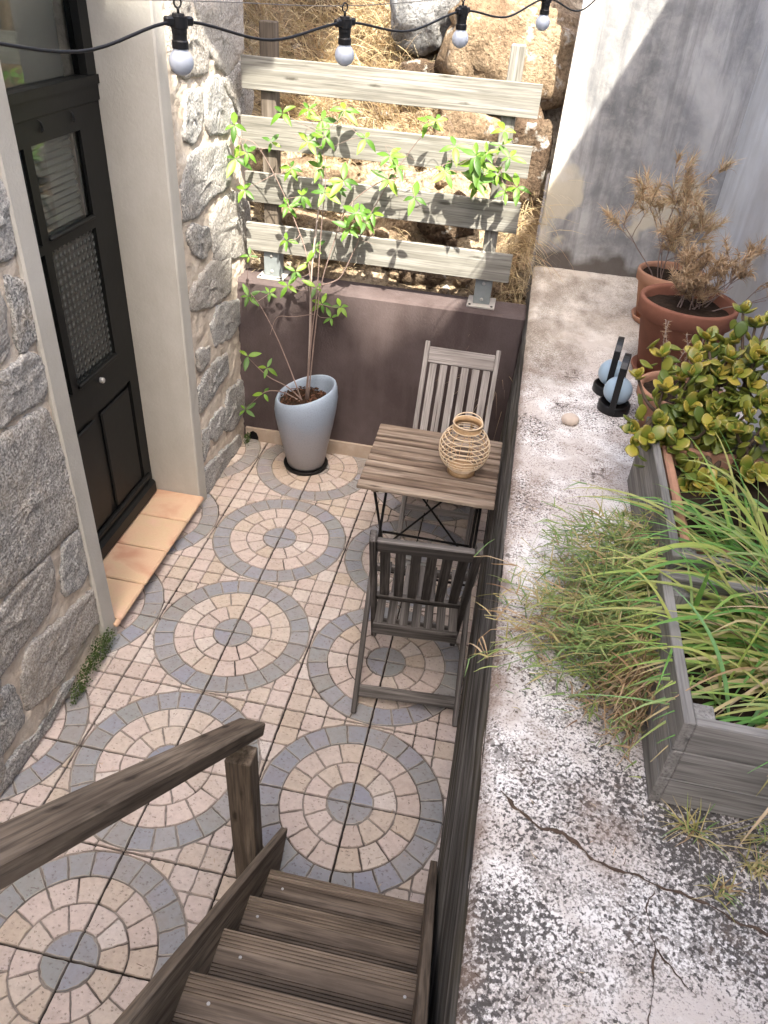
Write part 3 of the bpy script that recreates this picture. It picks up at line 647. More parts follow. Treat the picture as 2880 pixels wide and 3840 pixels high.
def wall_stone(poly,seed):
    cy=sum(p[0] for p in poly)/len(poly);cz=sum(p[1] for p in poly)/len(poly)
    pts=resample(poly,.018);n=len(pts);N=len(pts)
    # soften corners
    for _ in range(1): pts=[(pts[i-1]+pts[i]*2+pts[(i+1)%N])/4 for i in range(N)]
    pts=[p*1.0 for p in pts]
    fs=[1.2,1.165,1.13,1.07,.95,.8,.64,.47,.3,.14];hs=[-.03,-.012,.006,.010,.011,.011,.011,.011,.011,.011];v=[];f=[]
    for r,h in zip(fs,hs):
        for p in pts:
            y=cy+(p.x-cy)*r;z=cz+(p.y-cz)*r;k=1 if r<1. else .4
            x=h+.005*fr((seed,y,z),8.,3)*k+.005*fr((seed*2,y,z),24.,4)*k+.0035*fr((seed*3,y,z),70.,2)*k
            if r>.9: 
                y+=.012*fr((seed+5,y,z),22,3);z+=.012*fr((seed+9,y,z),22,3)
            v.append((x,y-cy,z-cz))
    v.append((.024,0,0));R_=len(fs)
    for i in range(R_-1):
        for k in range(N): f.append((i*N+k,i*N+(k+1)%N,(i+1)*N+(k+1)%N,(i+1)*N+k))
    for k in range(N): f.append(((R_-1)*N+k,(R_-1)*N+(k+1)%N,len(v)-1))
    a=sum(poly[i][0]*poly[(i+1)%len(poly)][1]-poly[(i+1)%len(poly)][0]*poly[i][1] for i in range(len(poly)))
    if a<0: f=[tuple(reversed(q)) for q in f]
    ob('stone',mesh('stone',v,f,M['granite'],True),house,(0.,cy-HL.y,cz))
for i,pl in enumerate(STONES): wall_stone(pl,i*1.37)
# a few more courses beyond the traced ones, at the frame's edge
for i,(y0,z0,w,h) in enumerate([(-1.0,.95,.42,.2),(-1.15,.62,.36,.2),(-1.2,.3,.4,.22),(-1.25,.05,.36,.16),(-.75,1.35,.4,.26),(-.62,1.72,.3,.3),(-.55,2.06,.42,.26),(-1.2,1.3,.4,.26),(1.0,2.2,.4,.2),(1.45,2.2,.28,.2),(-1.15,1.68,.44,.28)]):
    wall_stone([(y0,z0+.02),(y0+w*.5,z0),(y0+w,z0+.03),(y0+w+.02,z0+h*.6),(y0+w*.9,z0+h),(y0+w*.3,z0+h+.01),(y0-.02,z0+h*.8)],50+i*2.1)
# door surround
OY0,OY1=-.115,.785
hbox('door_surround',(-.72,OY1,-.02),(-.458,.875,2.7),M['surround'],bev=.006)
hbox('door_surround',(-.72,-.205,-.02),(-.457,OY0,2.7),M['surround'],bev=.006)
hbox('door_surround',(-.72,-.205,2.7),(-.456,.875,2.8),M['surround'],bev=.006)
# step of clay tiles with a dark riser under it
st=hbox('door_step',(-.72,OY0+.002,-.02),(-.486,OY1-.002,.06),M['mortar'],bev=0)
sl=Vector(st.location)+HL
ys=[-.128,.105,.335,.565,.783]
for a,b in zip(ys,ys[1:]):
    lo=Vector((-.70 if a>-.12 else -.70,a+.003 if a>-.12 else OY0+.003,.0605));hi=Vector((-.432,b-.003,.081))
    if a<-.12: lo.y=OY0-.012 if False else OY0+.003
    box('sill_tile',lo-sl,hi-sl,M['clay'],st,.006)
box('sill_tile',Vector((-.452,-.15,.0605))-sl,Vector((-.432,OY0,.081))-sl,M['clay'],st,.005)
# door leaf
XD=-.70
def dbox(mb,x0,x1,y0,y1,z0,z1):
    v=[(x,y,z) for x in (x0,x1) for y in (y0,y1) for z in (z0,z1)];mb.add(v,[(0,1,3,2),(4,6,7,5),(0,4,5,1),(2,3,7,6),(0,2,6,4),(1,5,7,3)])
d=MB()
DY0,DY1=OY0,.755
for a in [(DY0,.0,.10,1.83),(.62,DY1,.72,1.83),(.705,DY1,.10,.72),(.262,.306,.872,1.755),(0,.62,.72,.872),(0,.705,.10,.165),(0,.62,1.755,1.83),(0.,.262,1.416,1.447),(.306,.62,1.414,1.449)]:
    dbox(d,XD-.035,XD,*a)
dbox(d,XD-.035,XD-.016,0,.705,.165,.72)
door=d.build('door',M['door'],house,loc=-HL)
def dpart(name,lo,hi,mat,bev=.002,par=door): return box(name,Vector(lo),Vector(hi),mat,par,bev)
for y0,y1 in ((.12,.39),(.44,.69)): dpart('raised_panel',(XD-.018,y0,.20),(XD-.004,y1,.69),M['door'],.008)
dpart('weather_bar',(XD-.01,DY0+.005,.082),(XD+.035,DY1,.165),M['door'],.014); dpart('weather_bar',(XD-.01,DY0+.005,.1655),(XD+.014,DY1,.198),M['door'],.008)
dpart('glazing_bar',(XD-.01,.306,.872),(XD+.012,.62,.892),M['door'],.004); dpart('glazing_bar',(XD-.01,.306,1.449),(XD+.01,.62,1.462),M['door'],.004)
def pane(name,y0,y1,z0,z1,mat,x): 
    return dpart(name,(x-.004,y0,z0),(x,y1,z1),mat,0)
pane('window_pane',.307,.62,.874,1.413,M['dotglass'],XD-.012); pane('window_pane',.0,.261,.874,1.415,M['dotglass'],XD-.0125)
pane('window_pane',.307,.62,1.45,1.754,M['glass'],XD-.012); pane('window_pane',.0,.261,1.448,1.754,M['glass'],XD-.0125)
bl=MB();v=[];f=[]
for i in range(61):
    z=1.43+.34*i/60;x=XD-.05+.006*math.sin(i*1.57)
    v+=[(x,0.,z),(x,.62,z)]
    if i: f.append((2*i-2,2*i-1,2*i+1,2*i))
bl.add(v,f);bl.build('pleated_blind',M['blind'],door)
lv,lf=lathe([(0,.016),(.010,.016),(.012,.012),(.012,0)],14);ob('lock',mesh('lock',lv,lf,M['screw']),door,(XD,.47,.835),(0,R(90),0))
# transom light above the door
tr=MB()
for a in [(DY0,OY1-.002,1.832,1.915),(DY0,-.06,1.915,2.7),(.72,OY1-.002,1.915,2.7),(-.06,.72,2.64,2.7)]: dbox(tr,XD-.05,XD+.004,*a)
dbox(tr,XD+.004,XD+.012,DY0,OY1-.002,1.885,1.915)
dbox(tr,XD-.05,XD-.003,.758,OY1-.002,.08,1.832)
trn=tr.build('transom',M['door'],house,loc=-HL)
dpart('window_pane',(XD-.03,-.06,1.915),(XD-.026,.72,2.64),M['glass'],0,trn)
ob('reflection_sheet',mesh('reflection_sheet',[(XD-.09,-.06,1.9),(XD-.09,.72,1.9),(XD-.09,.72,2.7),(XD-.09,-.06,2.7)],[(0,1,2,3)],M['reflect']),trn)  # flat sheet behind the pane, standing in for its reflection
for y,z in ((.37,1.803),(.57,1.803)):
    hk=MB();hk.tube(catmull([(XD+.0,y,z+.02),(XD+.012,y,z+.012),(XD+.014,y,z-.008),(XD+.006,y,z-.014),(XD+.006,y+.006,z-.002)],5),.0022,6);hk.tube([(XD,y+.012,z+.012),(XD+.008,y+.012,z-.01)],.0025,6);hk.build('hook',M['black'],trn)

# ================================================================ TRELLIS
tl_=thing('trellis','weathered grey timber trellis of four boards on two posts above the maroon wall','trellis',(.235,1.62,.945))
TL=Vector(tl_.location)
for x,tw in ((-.312,.07),(.775,.062)):
    plank('post',Vector((x,1.62,1.0))-TL,Vector((x,1.62,2.065))-TL,tw,.068,M['shaded_post_wood'] if x<0 else M['trellis'],tl_,(0,-1,0),.004)  # left post painted as shaded, right post in the sunlit pale tone
    br=box('bracket',Vector((x-.041,1.581,.957))-TL,Vector((x+.041,1.585,1.085))-TL,M['galv'],tl_,.0015)
    bl_=Vector(br.location)+TL
    for s_ in (-1,1): box('bracket_side',Vector((x+s_*.0395-.002,1.5855,.957))-bl_,Vector((x+s_*.0395+.002,1.655,1.085))-bl_,M['galv'],br,.001)
    for z in (.98,1.06):
        lv,lf=lathe([(0,.006),(.006,.005),(.009,0)],10);ob('bolt',mesh('bolt',lv,lf,M['screw']),br,Vector((x,1.581,z))-bl_,(R(90),0,0))
    pl_=box('base_plate',Vector((x-.07,1.545,.9455))-TL,Vector((x+.07,1.69,.956))-TL,M['plate'],tl_,.002)
    for sx in (-.055,.055):
        lv,lf=lathe([(0,.005),(.006,.004),(.007,0)],8);ob('bolt',mesh('bolt',lv,lf,M['iron']),pl_,(sx,-.06,.005))
for z0,z1,xa,xb in ((1.083,1.218,-.435,.893),(1.318,1.455,-.43,.891),(1.562,1.694,-.44,.9),(1.803,1.934,-.428,.9)):
    pb=plank('board',Vector((xa,1.574,(z0+z1)/2))-TL,Vector((xb,1.574,(z0+z1)/2))-TL,z1-z0,.022,M['trellis'],tl_,(0,-1,0),.002)

# ================================================================ STRING LIGHTS
sl_=thing('string_lights','black festoon cable with four white globe bulbs hanging across the top','string lights',(.59,-.15,2.2))
SL=Vector(sl_.location)
BP=[(.308,-.75,2.179),(.49,-.35,2.171),(.684,.05,2.189),(.872,.45,2.216)]
path=[(-.15,-1.75,2.26),(.02,-1.36,2.20),(.126,-1.15,2.222),(.225,-.93,2.193)]
for i,(x,y,z) in enumerate(BP):
    path.append((x,y,z+.049))
    if i<3:
        a,b=BP[i],BP[i+1];path.append(((a[0]+b[0])/2,(a[1]+b[1])/2,(a[2]+b[2])/2+.049-.028))
path+=[(.97,.66,2.235),(1.06,.86,2.30),(1.3,1.1,2.5),(1.86,1.5,2.9)]
cb=MB();cb.tube(catmull([Vector(q)-SL for q in path],8),.0026,7);cb.build('cable',M['black'],sl_,smooth=True)
sock_v,sock_f=lathe([(0,.030),(.011,.030),(.012,.026),(.0165,.026),(.0165,.008),(.0145,.006),(.0145,0),(.0135,-.004),(.0135,-.012),(.0155,-.014),(.0155,-.026),(0,-.026)],18)
sock_me=mesh('socket',sock_v,sock_f,M['black'])
bv,bf=lathe([(.0125,.0)]+[(.0235*math.sin(t*math.pi/12),-.021-.0235*math.cos(t*math.pi/12)*1.02*(-1 if False else -1)*-1) for t in range(1,1)],16)
prof=[(.0135,.004),(.0145,-.004)]+[(.0232*math.cos(a),-.022+.0232*math.sin(a)) for a in [R(46-i*8.5) for i in range(17)]]
prof[-1]=(.0005,-.0452)
bv,bf=lathe(prof,22);bulb_me=mesh('bulb',bv,bf,M['opal'],True)
rv,rf=tube([(.0075*math.cos(t*math.pi/8),0,.0085*math.sin(t*math.pi/8)+.047) for t in range(16)],.0019,6,True);lv,lf=tube([(0,0,.029),(0,0,.04)],.0028,6)
hm=MB();hm.add(rv,rf);hm.add(lv,lf);hook_me=mesh('hanging_ring',hm.v,hm.f,M['black'],True)
arm_me=boxmesh(.058,.016,.015,M['black'],.003)
for i,(x,y,z) in enumerate(BP):
    s_=ob('socket',sock_me,sl_,Vector((x,y,z+.034))-SL,(R(rnu(-3,3)),R(rnu(-4,2)),R(65+rnu(-12,12))),(.87,.87,.87))
    ob('bulb',bulb_me,s_,(0,0,-.026)); ob('hanging_ring',hook_me,s_); ob('cable_arm',arm_me,s_,(0,0,.018))
sw=MB();sw.tube(catmull([(.0,-1.4,2.26),(.308,-.75,2.256),(.49,-.35,2.248),(.684,.05,2.266),(.872,.45,2.293),(1.06,.86,2.42),(1.86,1.6,3.0)],8),.0008,5)
tag(sw.build('support_wire',M['wire']),'thin steel wire strung above the festoon cable','wire')

# ================================================================ STAIRS
sr=thing('wooden_stairs','dark grooved timber stairs leading down to the paved terrace','stairs',(.73,-1.3,0))
SR=Vector(sr.location)
def tread_mesh(L,depth,th):
    prof=[];y=0.
    prof.append((0,0));
    pat=[5,1,14]   # grooves, smooth strip, grooves
    yy=.004
    for gi,gn in enumerate(pat):
        if gn==1: yy+=.032; continue
        for k in range(gn):
            prof+=[(yy,0),(yy+.001,-.003),(yy+.003,-.003),(yy+.004,0)];yy+=.0078
    depth=max(depth,yy+.004)
    prof+=[(depth,0),(depth,-th),(0,-th)];n=len(prof)
    v=[(-L/2,-q[0],q[1]) for q in prof]+[(L/2,-q[0],q[1]) for q in prof]
    f=[(i,(i+1)%n,(i+1)%n+n,i+n) for i in range(n)]+[tuple(reversed(range(n))),tuple(range(n,2*n))]
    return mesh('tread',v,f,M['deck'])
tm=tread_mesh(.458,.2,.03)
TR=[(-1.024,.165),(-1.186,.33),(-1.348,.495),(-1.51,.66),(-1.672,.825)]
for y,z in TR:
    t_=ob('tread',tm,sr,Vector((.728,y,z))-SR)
    for sx in (-.19,.19):
        if random.random()<.45:
            lv,lf=lathe([(0,.002),(.003,.0018),(.004,0)],10);ob('screw',mesh('screw',lv,lf,M['screw']),t_,(sx+rnu(-.02,.02),-.052+rnu(-.006,.006),.0))
def stringer(x0,x1):
    e=[(-.905,-.005),(-.905,.085),(-1.0,.19),(-1.76,.955),(-1.86,.955),(-1.86,.8),(-1.06,-.005)]
    n=len(e);v=[Vector((x,y,z))-SR for x in (x0,x1) for y,z in e]
    ob('stringer',mesh('stringer',v,[tuple(range(n)),tuple(reversed(range(n,2*n)))]+[(i,i+n,(i+1)%n+n,(i+1)%n) for i in range(n)],M['rail']),sr)
# built as planks so that the grain follows the slope
def stringer2(x):
    plank('stringer',Vector((x,-.905,.045))-SR,Vector((x,-1.80,.925))-SR,.15,.022,M['rail'],sr,(1,0,0),.002)
stringer2(.488); stringer2(.968)
plank('newel_post',Vector((.418,-.985,0))-SR,Vector((.418,-.985,.64))-SR,.07,.062,M['rail'],sr,(0,-1,0),.003)
plank('handrail',Vector((.413,-.89,.628))-SR,Vector((.413,-1.83,1.545))-SR,.076,.037,M['rail'],sr,(0,.7,.72),.004)

# ================================================================ TABLE AND CHAIRS
tb=thing('folding_table','small weathered brown slatted folding table against the retaining wall','table',(.715,.525,0))
zt=.66
ys=[-.228+i*.0505 for i in range(10)]
for i,y in enumerate(ys):
    w=.041 if i not in (0,9) else .045
    plank('slat',(-.272+rnu(-.002,.002),y,zt-.009+rnu(-.0012,.0012)),(.27,y,zt-.009+rnu(-.0012,.0012)),w,.018,M['table'],tb,(0,0,1),.003)
for x in (-.2,.2): plank('batten',(x,-.235,zt-.026),(x,.235,zt-.026),.03,.014,M['table'],tb,(0,0,1),.002)
for x in (-.205,.215):
    for a,b in ((-.19,.21),(.19,-.21)):
        rm=MB();rm.tube([(x+(.008 if a>0 else -.008),a,zt-.035),(x+(.008 if a>0 else -.008),b,.004)],.0062,8);rm.build('leg',M['iron'],tb,smooth=True)
for (p,q) in [((-.205,.105,.17),(.215,.105,.17)),((-.205,-.12,.13),(.215,-.12,.13)),((-.205,.19,zt-.04),(.215,.19,zt-.04)),((-.205,-.19,zt-.04),(.215,-.19,zt-.04))]:
    rm=MB();rm.tube([p,q],.0058,8);rm.build('crossbar',M['iron'],tb,smooth=True)
for (p,q) in [((-.195,.15,.56),(.19,.2,.03)),((.2,.15,.56),(-.185,.2,.03))]:
    rm=MB();rm.tube([p,q],.005,8);rm.build('brace',M['iron'],tb,smooth=True)
def chair(label,loc,rz,mat):
    c=thing('folding_chair',label,'chair',loc,rz,'slatted folding chairs at the table')
    dn=Vector((0,.894,.447))
    for x in (-.168,.168): plank('upright',(x,.203,0),(x,-.232,.87),.043,.022,mat,c,(1,0,0),.003)
    for x in (-.194,.194): plank('leg',(x,-.235,0),(x,.2,.40),.04,.02,mat,c,(1,0,0),.003)
    def up(z): return .203-.5*z
    plank('top_rail',(-.157,up(.815),.815),(.157,up(.815),.815),.075,.02,mat,c,dn,.003)
    plank('lower_rail',(-.157,up(.405),.405),(.157,up(.405),.405),.04,.02,mat,c,dn,.003)
    for i in range(6):
        x=-.128+i*.0512; plank('back_slat',(x,up(.423),.423),(x,up(.78),.78),.034,.011,mat,c,dn,.002)
    for i in range(7):
        x=-.135+i*.045; plank('seat_slat',(x,-.115,.372),(x,.2,.402),.032,.012,mat,c,(0,0,1),.002)
    plank('seat_rail',(-.155,-.115,.352),(.155,-.115,.352),.05,.02,mat,c,(0,1,0),.002); plank('seat_rail',(-.18,.185,.385),(.18,.185,.385),.03,.018,mat,c,(0,1,0),.002)
    plank('stretcher',(-.157,up(.15),.15),(.157,up(.15),.15),.03,.016,mat,c,dn,.002)
    plank('stretcher',(-.184,-.172,.062),(.184,-.172,.062),.045,.018,mat,c,(0,-.7,.7),.002)
    return c
chair('silver grey slatted folding chair against the maroon wall, beyond the table',(.735,1.013,0),R(180),M['chair'])
chair('weathered folding chair with shade painted into its wood, back to the viewer, near side of the table',(.762,-.038,0),R(4.5),M['chair_shaded'])
# rattan lantern
bk=thing('rattan_lantern','round rattan lantern with hoops and a carrying handle, standing on the table','lantern',(.832,.49,.661))
def brad(z): 
    return max(.054,math.sqrt(max(0,.101**2-(z-.112)**2)))
bz=[.022,.034,.048,.063,.079,.096,.114,.132,.150,.167,.183,.197]
for z in bz:
    r=brad(z);mb=MB();mb.tube([(r*math.cos(t*math.pi/18),r*math.sin(t*math.pi/18),z) for t in range(36)],.0023,6,True);mb.build('hoop',M['rattan'],bk,smooth=True)
for k in range(7):
    a=2*math.pi*k/7+.2;mb=MB()
    mb.tube([((brad(z)-.004)*math.cos(a+.35*(z/.2)),(brad(z)-.004)*math.sin(a+.35*(z/.2)),z) for z in bz],.0016,5);mb.build('rib',M['bamboo'],bk)
    mb=MB();mb.tube([((brad(z)-.005)*math.cos(a-.7*(z/.2)),(brad(z)-.005)*math.sin(a-.7*(z/.2)),z) for z in bz],.0013,5);mb.build('rib',M['bamboo'],bk)
mb=MB();mb.add(*lathe([(.056,.199),(.0555,.226),(.052,.226),(.0525,.199),(.056,.199)],32));mb.build('neck_band',M['bamboo'],bk,smooth=True)
mb=MB();mb.add(*lathe([(0,.016),(.054,.018),(.058,.0),(.05,.0),(.05,.012),(0,.012)],28));mb.build('foot_band',M['bamboo'],bk,smooth=True)
for z in (.199,.225):
    mb=MB();mb.tube([(.057*math.cos(t*math.pi/16),.057*math.sin(t*math.pi/16),z) for t in range(32)],.0024,6,True);mb.build('rim',M['rattan'],bk,smooth=True)
mb=MB();mb.tube([(.059*math.cos(R(a)),.059*math.sin(R(a)),.217+.022*math.sin(math.pi*(a+5)/190)) for a in range(-5,190,13)],.0024,6);mb.build('handle',M['rattan'],bk,smooth=True)

# ================================================================ BLUE PLANTER AND VINE
bp=thing('glazed_planter','tall pale blue glazed planter with a slanted rim on a dark saucer','planter',(-.055,1.325,0))
def rim(t): return .47+.045*math.cos(t)+.012*math.sin(t)
def pot_mod(r,z,t): return (r,.018+(rim(t)-.018)*z)
prof=[(0,0),(.098,0),(.104,.03),(.122,.25),(.146,.5),(.163,.72),(.168,.84),(.164,.94),(.157,.99),(.151,1.),(.145,.985),(.142,.93),(.138,.8),(.13,.7)]
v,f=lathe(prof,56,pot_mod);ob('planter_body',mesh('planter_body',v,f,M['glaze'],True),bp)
v,f=lathe([(0,.003),(.118,.003),(.124,.02),(.121,.024),(.116,.017),(0,.014)],44);ob('saucer',mesh('saucer',v,f,M['iron'],True),bp)
v,f=lathe([(0,.405),(.07,.41),(.138,.40)],32,lambda r,z,t:(r,z+.012*fr((r*math.cos(t),r*math.sin(t),0),25,3)));ob('soil',mesh('soil',v,f,M['soil']),bp)
ch=MB()
for k in range(420):
    a=rnu(0,6.283);r=.132*math.sqrt(random.random());L=rnu(.008,.03);w=rnu(.003,.008);p=Vector((r*math.cos(a),r*math.sin(a),.407+rnu(0,.018)))
    d=Vector((rnu(-1,1),rnu(-1,1),rnu(-.4,.5))).normalized()*L/2;s_=d.cross(Vector((rnu(-.4,.4),rnu(-.4,.4),1))).normalized()*w/2;n_=d.cross(s_).normalized()*.0025
    ch.add([p-d-s_,p+d-s_,p+d+s_,p-d+s_,p-d*.9-s_*.8+n_,p+d*.9-s_*.8+n_,p+d*.9+s_*.8+n_,p-d*.9+s_*.8+n_],[(4,5,6,7),(0,1,5,4),(1,2,6,5),(2,3,7,6),(3,0,4,7)],0 if random.random()<.75 else 1)
o=ch.build('bark_mulch',[M['bark'],M['bark2']],bp);o['kind']='stuff'
VINE=[(-0.417,1.414,1.677),(-0.372,1.444,1.563),(-0.422,1.427,1.535),(-0.392,1.45,1.399),(-0.259,1.453,1.617),(-0.186,1.397,1.748),(-0.067,1.391,1.774),(-0.03,1.474,1.724),(0.0,1.416,1.668),(-0.076,1.413,1.642),(0.066,1.49,1.77),(0.176,1.437,1.676),(0.284,1.474,1.611),(0.328,1.438,1.578),(0.287,1.454,1.519),(0.483,1.405,1.783),(0.445,1.453,1.766),(0.567,1.477,1.677),(0.542,1.442,1.575),(0.67,1.464,1.622),(0.689,1.457,1.542),(0.421,1.396,1.468),(0.222,1.466,1.361),(0.191,1.449,1.32),(0.152,1.42,1.364),(0.01,1.393,1.443),(0.048,1.477,1.441),(0.084,1.437,1.494),(-0.118,1.462,1.399),(-0.174,1.478,1.511),(-0.186,1.461,1.343),(-0.036,1.482,1.525),(-0.182,1.429,1.195),(-0.051,1.47,1.162),(0.118,1.434,1.287),(0.77,1.484,1.759),(0.766,1.478,1.702),(0.713,1.4,1.678),(0.67,1.404,1.665),(0.683,1.412,1.631),(0.71,1.487,1.585),(0.811,1.434,1.665),(0.768,1.453,1.59),(0.679,1.42,1.557),(0.815,1.441,1.528),(0.862,1.429,1.553),(-0.359,1.385,1.112),(-0.134,1.409,1.058),(-0.174,1.408,0.983),(-0.281,1.44,0.918),(-0.034,1.418,0.991),(-0.008,1.443,0.898),(0.089,1.436,0.899),(0.04,1.449,0.83),(-0.384,1.417,0.896),(-0.355,1.286,0.63),(-0.276,1.356,0.545),(-0.412,1.366,0.267),(-0.3,1.36,0.389)]
vn=thing('climbing_vine','young climbing plant with bright green leaf whorls growing from the planter up the trellis','plant',(-.05,1.33,.41))
VL=Vector(vn.location)
def stem(name,pts,r0,r1,mat,par=vn,n=6):
    P=catmull([Vector(p)-VL for p in pts],n);k=len(P);b=MB();b.tube(P,[r0+(r1-r0)*i/(k-1) for i in range(k)],6);return b.build(name,mat,par,smooth=True)
stem('cane',[(-.055,1.34,.41),(-.062,1.41,.7),(-.065,1.45,1.05),(-.04,1.475,1.35),(-.02,1.5,1.56)],.0048,.0042,M['cane'])
trunks=[[(-.045,1.33,.41),(-.03,1.39,.75),(-.01,1.43,1.0),(.04,1.46,1.2),(.1,1.47,1.37),(.25,1.47,1.5),(.42,1.46,1.55),(.6,1.45,1.63),(.78,1.45,1.62)],
 [(-.06,1.33,.41),(-.05,1.40,.8),(-.08,1.44,1.1),(-.16,1.46,1.3),(-.25,1.46,1.48),(-.33,1.45,1.6),(-.4,1.44,1.62)],
 [(-.05,1.32,.41),(-.045,1.38,.72),(-.03,1.42,.95),(-.02,1.45,1.25),(0,1.44,1.5),(-.01,1.43,1.66),(.06,1.46,1.75)],
 [(-.01,1.43,1.0),(.05,1.45,1.02),(.09,1.455,1.06),(.15,1.46,1.2),(.2,1.46,1.33),(.3,1.46,1.52),(.4,1.45,1.68),(.47,1.43,1.76)],
 [(-.08,1.32,.41),(-.15,1.36,.55),(-.23,1.38,.72),(-.31,1.4,.85),(-.37,1.41,.92)],
 [(-.07,1.31,.41),(-.16,1.34,.46),(-.27,1.35,.5),(-.35,1.31,.6),(-.36,1.29,.64)],
 [(-.08,1.30,.41),(-.18,1.33,.43),(-.28,1.35,.41),(-.36,1.37,.33),(-.41,1.365,.27)],
 [(-.04,1.42,.85),(-.15,1.42,.82),(-.24,1.43,.80),(-.28,1.43,.7)]]
allp=[]
for t in trunks:
    stem('stem',t,.0036 if t is not trunks[7] else .0018,.0014,M['twig']); allp+=catmull(t,5)
for k in range(10):   # bare wispy tendrils
    p=random.choice(VINE[:46]);q=Vector(p);stem('stem',[q,q+Vector((rnu(-.1,.1),rnu(-.03,.06),rnu(-.08,.06))),q+Vector((rnu(-.22,.22),rnu(-.02,.08),rnu(-.14,.05)))],.0013,.0006,M['twig'],n=5)
def leaf_mesh(L,W,fold,curl):
    v=[];f=[];N=6
    for i in range(N+1):
        t=i/N;w=W*math.sin(math.pi*min(1,t*.96+.02))**.8*(1.12-.35*t);z=-curl*t*t*L
        v+=[(t*L,-w,z+fold*w),(t*L,0,z),(t*L,w,z+fold*w)]
        if i: a=3*i-3;f+=[(a,a+1,a+4,a+3),(a+1,a+2,a+5,a+4)]
    return mesh('leaf',v,f,M['vine'],True)
LM=[leaf_mesh(.080,.0165,.35,.25),leaf_mesh(.072,.015,.45,.45),leaf_mesh(.090,.0175,.3,.15),leaf_mesh(.058,.013,.5,.35)]
for (x,y,z) in VINE:
    p=Vector((x,y,z));near=min(allp,key=lambda q:(q-p).length)
    if (near-p).length>.012:
        mid=(near+p)/2+Vector((rnu(-.02,.02),-.01,rnu(-.03,0)));stem('stem',[near,mid,p],.0016,.001,M['twig'],n=4)
    n_=random.choice([4,4,5,5]) if z>.75 else random.choice([3,4])
    base=rnu(0,6.28);tocam=(CAM-p).normalized();ax=(tocam*.55+Vector((rnu(-.35,.35),-.35,.75))).normalized();u=ax.orthogonal().normalized();w=ax.cross(u);s_=rnu(.8,1.12)*(1. if z>1.15 else .8)
    for k in range(n_):
        a=base+2*math.pi*k/n_+rnu(-.35,.35);d=(u*math.cos(a)+w*math.sin(a)+ax*rnu(.0,.5)-Vector((0,0,.25))).normalized()
        nn=(ax-d*ax.dot(d)).normalized();sd=nn.cross(d);sc_=s_*rnu(.62,1.05)
        mt=Matrix(((d.x*sc_,sd.x*sc_,nn.x*sc_,0),(d.y*sc_,sd.y*sc_,nn.y*sc_,0),(d.z*sc_,sd.z*sc_,nn.z*sc_,0),(0,0,0,1)));mt.translation=p-VL+d*.004
        ob('leaf',random.choice(LM),vn,mtx=mt)

# ================================================================ THINGS ON THE SLAB
def lantern(label,loc,rz):
    t=thing('globe_lantern',label,'lantern',loc,rz,'globe lanterns on the slab')
    v,f=lathe([(0,0),(.058,0),(.060,.004),(.060,.030),(.057,.034),(.05,.034),(.05,.028),(0,.028)],36);ob('base',mesh('base',v,f,M['lamp_black'],True),t)
    v,f=lathe([(.0525*math.sin(math.pi*i/16)+1e-4,.082-.0525*math.cos(math.pi*i/16)) for i in range(17)],36);ob('globe',mesh('globe',v,f,M['globe'],True),t)
    w=.0115;hp=[(-.0605,.012),(-.0605,.10),(-.0605,.185)]+[(-.0605*math.cos(a),.185+.038*math.sin(a)) for a in [math.pi*i/12 for i in range(1,12)]]+[(.0605,.185),(.0605,.10),(.0605,.012)]
    v=[];f=[]
    for i,(x,z) in enumerate(hp):
        a=hp[max(i-1,0)];b=hp[min(i+1,len(hp)-1)];tx,tz=b[0]-a[0],b[1]-a[1];l=math.hypot(tx,tz);nx,nz=-tz/l*.0022,tx/l*.0022
        v+=[(x+nx,-w,z+nz),(x+nx,w,z+nz),(x-nx,w,z-nz),(x-nx,-w,z-nz)]
        if i:
            o=4*i;
            for k in range(4): f.append((o-4+k,o-4+(k+1)%4,o+(k+1)%4,o+k))
    f+=[(3,2,1,0),(len(v)-4,len(v)-3,len(v)-2,len(v)-1)]
    ob('handle',mesh('handle',v,f,M['lamp_black']),t)
lantern('black strap lantern with pale blue globe, nearer of the two',(1.364,.555,1.0),R(78))
lantern('black strap lantern with pale blue globe, farther of the two',(1.35,.705,1.0),R(80))
bm=bmesh.new();bmesh.ops.create_icosphere(bm,subdivisions=3,radius=1.)
for v in bm.verts: v.co=Vector((v.co.x*.033,v.co.y*.028,v.co.z*.022))*(1+.1*mnoise.noise(v.co*1.1))
me=bpy.data.meshes.new('pebble');bm.to_mesh(me);bm.free();me.materials.append(M['pebble']);me.polygons.foreach_set('use_smooth',[True]*len(me.polygons))
tag(ob('pebble',me,None,(1.20,.395,1.018),(0,0,.3)),'single rounded beige pebble lying on the slab left of the lanterns','pebble')

